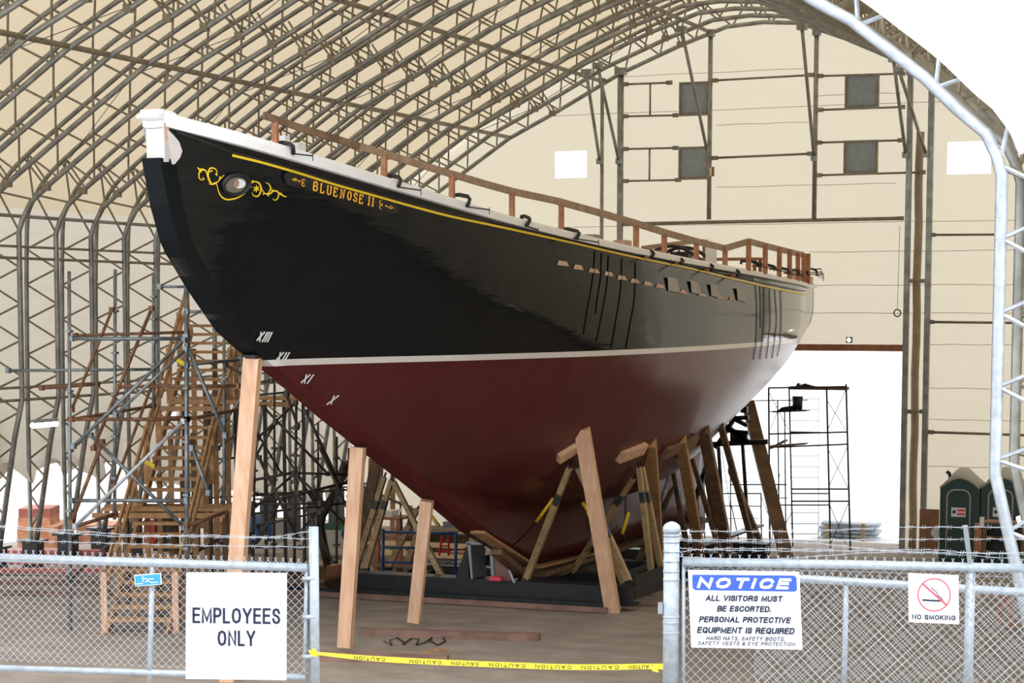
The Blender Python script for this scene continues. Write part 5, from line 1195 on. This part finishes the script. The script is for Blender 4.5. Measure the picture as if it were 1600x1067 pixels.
# ------------------------------------------------------------------ far right corner and the yard seen through the door
def potty(x0, x1, lab, shift=0):
    Y = 66.6; a = onY(x0, 868, Y); b = onY(x1, 868, Y); z0 = gzf(Y); z1 = onY(x0, 762, Y).z; w = b.x-a.x
    t = thing('portable_toilet', ((a.x+b.x)/2, Y, z0), lab, 'toilet')
    n = 14; arc = [Vector((a.x+w*i/n, 0, z1+.34*math.sin(math.pi*i/n))) for i in range(n+1)]
    prof = [Vector((b.x, 0, z0)), Vector((a.x, 0, z0))]+arc
    MB().prism([Vector((p.x, Y, p.z)) for p in prof], (0, 1.4, 0)).build('cabin', 'green', t)
    up = [Vector((p.x, Y-.05, p.z)) for p in arc]; lo = [Vector((p.x, Y-.05, p.z+.02+.2*math.sin(math.pi*(i+.5)/(n+1)))) for i, p in enumerate(arc)]
    rf_ = MB(); rf_.quadring([[Vector((p.x, Y-.06, p.z-.03)), Vector((p.x, Y-.06, p.z+.05)), Vector((p.x, Y+.7, p.z+.05+.26*math.sin(math.pi*i/n))), Vector((p.x, Y+1.46, p.z+.05)), Vector((p.x, Y+1.46, p.z-.03))] for i, p in enumerate(arc)], smooth=True)
    rf_.build('roof', 'greyroof', t)
    dx0, dx1 = a.x+w*.18, b.x-w*.24; dz = z1-.05; fr = MB()
    pts = [Vector((dx0, Y-.03, z0+.1))]+[Vector((dx0, Y-.03, dz-.2)), Vector((dx0+.07, Y-.03, dz-.06)), Vector((dx0+.22, Y-.03, dz)), Vector((dx1-.22, Y-.03, dz)), Vector((dx1-.07, Y-.03, dz-.06)), Vector((dx1, Y-.03, dz-.2))]+[Vector((dx1, Y-.03, z0+.1))]
    fr.tube(pts, .03, 6).build('door_frame', 'greyroof', t)
    dd = MB().box((dx0, Y-.03, z0+.1), (dx1, Y, dz-.1)).build('door', 'green', t)
    sx = dx0+(dx1-dx0)*.2; sz = onY(x0, 799, Y).z; sw = (dx1-dx0)*.62
    MB().box((sx, Y-.05, sz-.15), (sx+sw, Y-.035, sz+.15)).build('notice', 'sign', dd)
    for q in (.03, -.09): MB().box((sx+sw*.42, Y-.056, sz+q), (sx+sw*.95, Y-.05, sz+q+.07)).build('red_print', 'signred', dd)
    MB().box((sx+sw*.08, Y-.056, sz-.04), (sx+sw*.32, Y-.05, sz+.06)).build('dark_print', 'green', dd)
    if shift == 0:
        v = [onY(1484, 752, Y+.6), onY(1485, 745, Y+.6), onY(1483, 739, Y+.6), onY(1479, 737, Y+.6)]; MB().tube(v, .06, 8).build('vent_pipe', 'rubber', t)
potty(1467, 1529, 'green portable toilet with grey domed roof and vent, nearer the door'); potty(1531, 1596, 'second green portable toilet, half behind the front arch', 1)
def slab(nm, x0, y0, x1, y1, Y, thk, m_, lab, cat, down=False):
    a = onY(x0, y0, Y); b = onY(x1, y1, Y); z = gzf(Y) if down else b.z; o = MB().box((a.x, Y, z), (b.x, Y+thk, a.z)).build(nm, m_); return tag(o, lab, cat)
slab('plywood_sheet', 1437, 795, 1466, 860, 69.6, .06, 'spar', 'brown plywood sheet leaning behind the post left of the toilets', 'board', True)
p = onY(1463, 832, 67.5); tag(MB().tube([p, p-Vector((0, .05, 0))], .17, 20).build('round_disc', 'sign'), 'round white disc beside the nearer toilet', 'disc')
tb = thing('equipment_bench', onY(1565, 868, 62), 'dark loaded bench standing in front of the second toilet', 'bench')
Yb = 62
def eb(x0, y0, x1, y1, m_, nm, dy=0, thk=.8): 
    a = onY(x0, y0, Yb+dy); b = onY(x1, y1, Yb+dy); MB().box((a.x, Yb+dy, b.z), (b.x, Yb+dy+thk, a.z)).build(nm, m_, tb)
eb(1536, 815, 1610, 820, 'spar', 'bench_top'); eb(1538, 840, 1610, 845, 'spar', 'shelf'); eb(1536, 820, 1540, 866, 'woodd', 'leg', 0, .1); eb(1596, 820, 1600, 862, 'woodd', 'leg', 0, .1); eb(1542, 822, 1604, 862, 'dark', 'back_panel', .7, .06)
eb(1531, 808, 1537, 822, 'sign', 'white_bottle', -.1, .1); eb(1523, 818, 1533, 866, 'woodr', 'side_post', 0, .2)
sh = thing('sawhorse', ground(1580, 985), 'reddish wooden sawhorse seen through the right fence mesh', 'sawhorse')
gY = ground(1575, 985).y; a = onY(1562, 926, gY); b = onY(1612, 930, gY)
MB().beam(a, b, .12, .16, side=(0, 1, 0)).build('top_beam', 'woodr', sh)
for x0, x1 in ((1568, 1558), (1575, 1580), (1604, 1598), (1608, 1614)): MB().beam(onY(x0, 930, gY), Vector((onY(x1, 985, gY).x, gY, 0)), .1, .07).build('leg', 'woodr', sh)
p = onY(1594, 811, 50); wl_ = thing('work_lamp', p, 'small glowing work lamp at the right edge beside the arch foot', 'lamp')
MB().tube([p+Vector((.25, .1, .1)), p+Vector((.02, 0, 0))], .16, 12, .1).build('shade', 'grey', wl_); MB().tube([p+Vector((.02, 0, 0)), p+Vector((-.06, -.03, -.03))], .09, 12).build('bulb', 'lamp', wl_); MB().tube([p+Vector((.2, .1, 0)), (p.x+.2, p.y+.1, 0)], .03, 6).build('stand', 'grey', wl_)
# foot of the next arch leg beside the front arch
# scaffold towers in the doorway
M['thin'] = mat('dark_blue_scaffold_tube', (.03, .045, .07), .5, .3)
def tower(lab, parts, Y, loc):
    t = thing('pipe_scaffold', onY(loc[0], loc[1], Y), lab, 'scaffold')
    for nm, x0, y0, x1, y1, r, dy in parts:
        MB().tube([onY(x0, y0, Y+dy), onY(x1, y1, Y+dy)], r, 5).build(nm, 'thin', t)
    return t
Yt = 69.5
tw = [('standard', 1201, 606, 1203, 872, .035, 0), ('standard', 1233, 607, 1239, 868, .03, .5), ('standard', 1291.5, 606, 1298, 872, .035, 0), ('standard', 1322, 600, 1329, 872, .035, 0)]
tw += [('ledger', 1201, 606, 1322, 604, .03, 0), ('ledger', 1202, 678, 1323, 675, .03, 0), ('ledger', 1236, 675, 1292, 676, .03, 0), ('ledger', 1203, 699, 1323, 694, .03, 0), ('ledger', 1237, 764, 1326, 764, .03, 0), ('ledger', 1237, 771, 1296, 771, .025, 0), ('ledger', 1237, 783, 1326, 783, .03, 0), ('ledger', 1220, 789, 1296, 789, .025, 0), ('ledger', 1238, 862, 1298, 863, .03, 0)]
for y in (623, 640, 657, 712, 729, 746, 801, 818, 834): tw.append(('rung', 1234, y, 1279, y, .013, .3))
tw += [('brace', 1292, 625, 1322, 672, .013, 0), ('brace', 1322, 608, 1293, 672, .013, 0), ('brace', 1293, 700, 1325, 762, .013, 0), ('brace', 1325, 697, 1294, 762, .013, 0), ('brace', 1297, 790, 1322, 850, .013, 0), ('brace', 1326, 785, 1298, 850, .013, 0), ('brace', 1203, 615, 1232, 672, .013, 0), ('brace', 1279, 615, 1279, 845, .012, .3), ('brace', 1203, 860, 1238, 800, .013, 0)]
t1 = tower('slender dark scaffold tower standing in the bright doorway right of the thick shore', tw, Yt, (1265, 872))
a = onY(1232, 605, Yt); b = onY(1322, 605, Yt); MB().box((a.x, Yt, a.z-.08), (b.x, Yt+.5, a.z+.03)).build('platform', 'woodd', t1)
a = onY(1203, 696, Yt); MB().beam(onY(1203, 697, Yt-.3), onY(1260, 693, Yt-.3), .4, .06, side=(0, 1, 0)).build('platform', 'woodd', t1)
tw = [('standard', 1215, 625, 1218, 862, .025, 0), ('standard', 1226, 640, 1228, 862, .025, 0), ('ledger', 1180, 626, 1262, 625, .02, 0), ('ledger', 1202, 643, 1262, 641, .02, 0), ('ledger', 1141, 757, 1229, 757, .025, 0), ('ledger', 1106, 771, 1190, 771, .025, 0), ('ledger', 1120, 790, 1190, 791, .02, 0), ('ledger', 1205, 778, 1230, 778, .02, 0), ('standard', 1141, 700, 1142, 850, .025, 0), ('standard', 1189, 770, 1190, 860, .025, 0), ('standard', 1100, 700, 1101, 845, .025, 0)]
for y in (705, 722, 738): tw.append(('rung', 1145, y, 1183, y, .012, 0))
for y in (752, 810): tw.append(('rung', 1102, y, 1185, y, .012, 0))
tw += [('brace', 1216, 640, 1204, 670, .012, 0), ('brace', 1218, 740, 1205, 850, .012, 0), ('brace', 1189, 775, 1215, 840, .012, 0), ('brace', 1128, 705, 1142, 800, .012, 0), ('brace', 1143, 790, 1158, 862, .02, 0)]
t2 = tower('thin scaffold lattice behind the stern shores', tw, 70.4, (1180, 866))
slabp = onY(1241, 619, 69.3); b = onY(1254, 640, 69.3)
tag(MB().tube([(slabp.x+.12, 69.3, b.z), (slabp.x+.12, 69.3, slabp.z)], .17, 14, .19).build('bucket', 'dark'), 'dark bucket standing on the small scaffold stage in the doorway', 'bucket')
st = MB().beam(onY(1210, 643, 69.3), onY(1263, 641, 69.3), .5, .05, side=(0, 1, 0)); tag(st.build('stage_plank', 'dark'), 'small plank stage carrying the dark bucket in the doorway', 'plank')
tag(MB().prism([onY(x, y, 69.1) for x, y in ((1212, 643), (1222, 636), (1236, 634), (1242, 642))], (0, .3, 0)).build('tool_bag', 'dark'), 'slumped dark tool bag left of the bucket in the doorway', 'bag')
tag(MB().prism([onY(x, y, 69.7) for x, y in ((1243, 604), (1246, 598), (1251, 602), (1256, 599), (1270, 603), (1276, 604))], (0, .3, 0)).build('rag_heap', 'dark'), 'heap of dark rags on top of the doorway scaffold', 'rags')
# timber stair silhouette between stern and thick shore
sk = thing('timber_stage', onY(1140, 700, 64.5), 'dark timber stage with cross braces under the stern', 'stage')
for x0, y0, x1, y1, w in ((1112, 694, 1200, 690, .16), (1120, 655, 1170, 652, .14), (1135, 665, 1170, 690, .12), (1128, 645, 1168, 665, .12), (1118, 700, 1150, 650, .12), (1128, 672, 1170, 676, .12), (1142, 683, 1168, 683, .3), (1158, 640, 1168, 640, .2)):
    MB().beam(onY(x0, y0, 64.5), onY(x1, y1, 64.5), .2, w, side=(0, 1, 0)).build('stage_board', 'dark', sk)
for x, y in ((1122, 690), (1160, 690)): MB().beam(onY(x, y, 64.7), Vector((onY(x, y, 64.7).x+.3, 64.7, gzf(64.7))), .1, .1).build('stage_leg', 'dark', sk)
tag(MB().beam(onY(1205, 700, 66), onY(1228, 688, 66), .5, .06, side=(0, 1, 0)).build('stage_plank', 'woodd'), 'loose plank reaching right from the timber stage under the stern', 'plank')
# kerb and aluminium tubes in the yard
Yk = 77.0
a = onY(1060, 838, Yk); b = onY(1440, 838, Yk); MBk = MB().box((a.x-6, Yk, a.z-.6), (b.x+3, Yk+.5, onY(1200, 826, Yk).z)); tag(MBk.build('timber_kerb', 'kerb'), 'long pale timber kerb across the yard beyond the doorway', 'kerb')
n_ = 0
for r in range(6):
    for k in range(6 if r < 5 else 4):
        Yp = 73.4+k*.2; z = onY(1300, 848-r*6.0, 73.4).z; a = onY(1276+(r*3) % 8+k, 848, Yp); b = onY(1366+(r*5) % 9+k, 850, Yp)
        o = MB().tube([(a.x, Yp, z), (b.x, Yp+.1, z-.03)], .055, 6).build('aluminium_tube', 'galv'); tag(o, 'shiny metal tube in the strapped bundle lying in the yard beyond the door', 'tube', 'metal tubes bundled in the yard')
for x in (1294, 1349):
    a = onY(x, 818, 73.2); b = onY(x, 850, 73.2); tag(MB().box((a.x-.07, 73.15, b.z), (a.x+.07, 73.2, a.z)).build('bundle_strap', 'jack'), ('left' if x < 1300 else 'right')+' yellow strap around the bundle of metal tubes', 'strap')
tag(MB().prism([ground(1165, 856), ground(1190, 846), ground(1178, 843), ground(1140, 850)], (0, 0, .12)).build('pallet_board', 'conc'), 'grey board lying on the ground between the stern props', 'board')
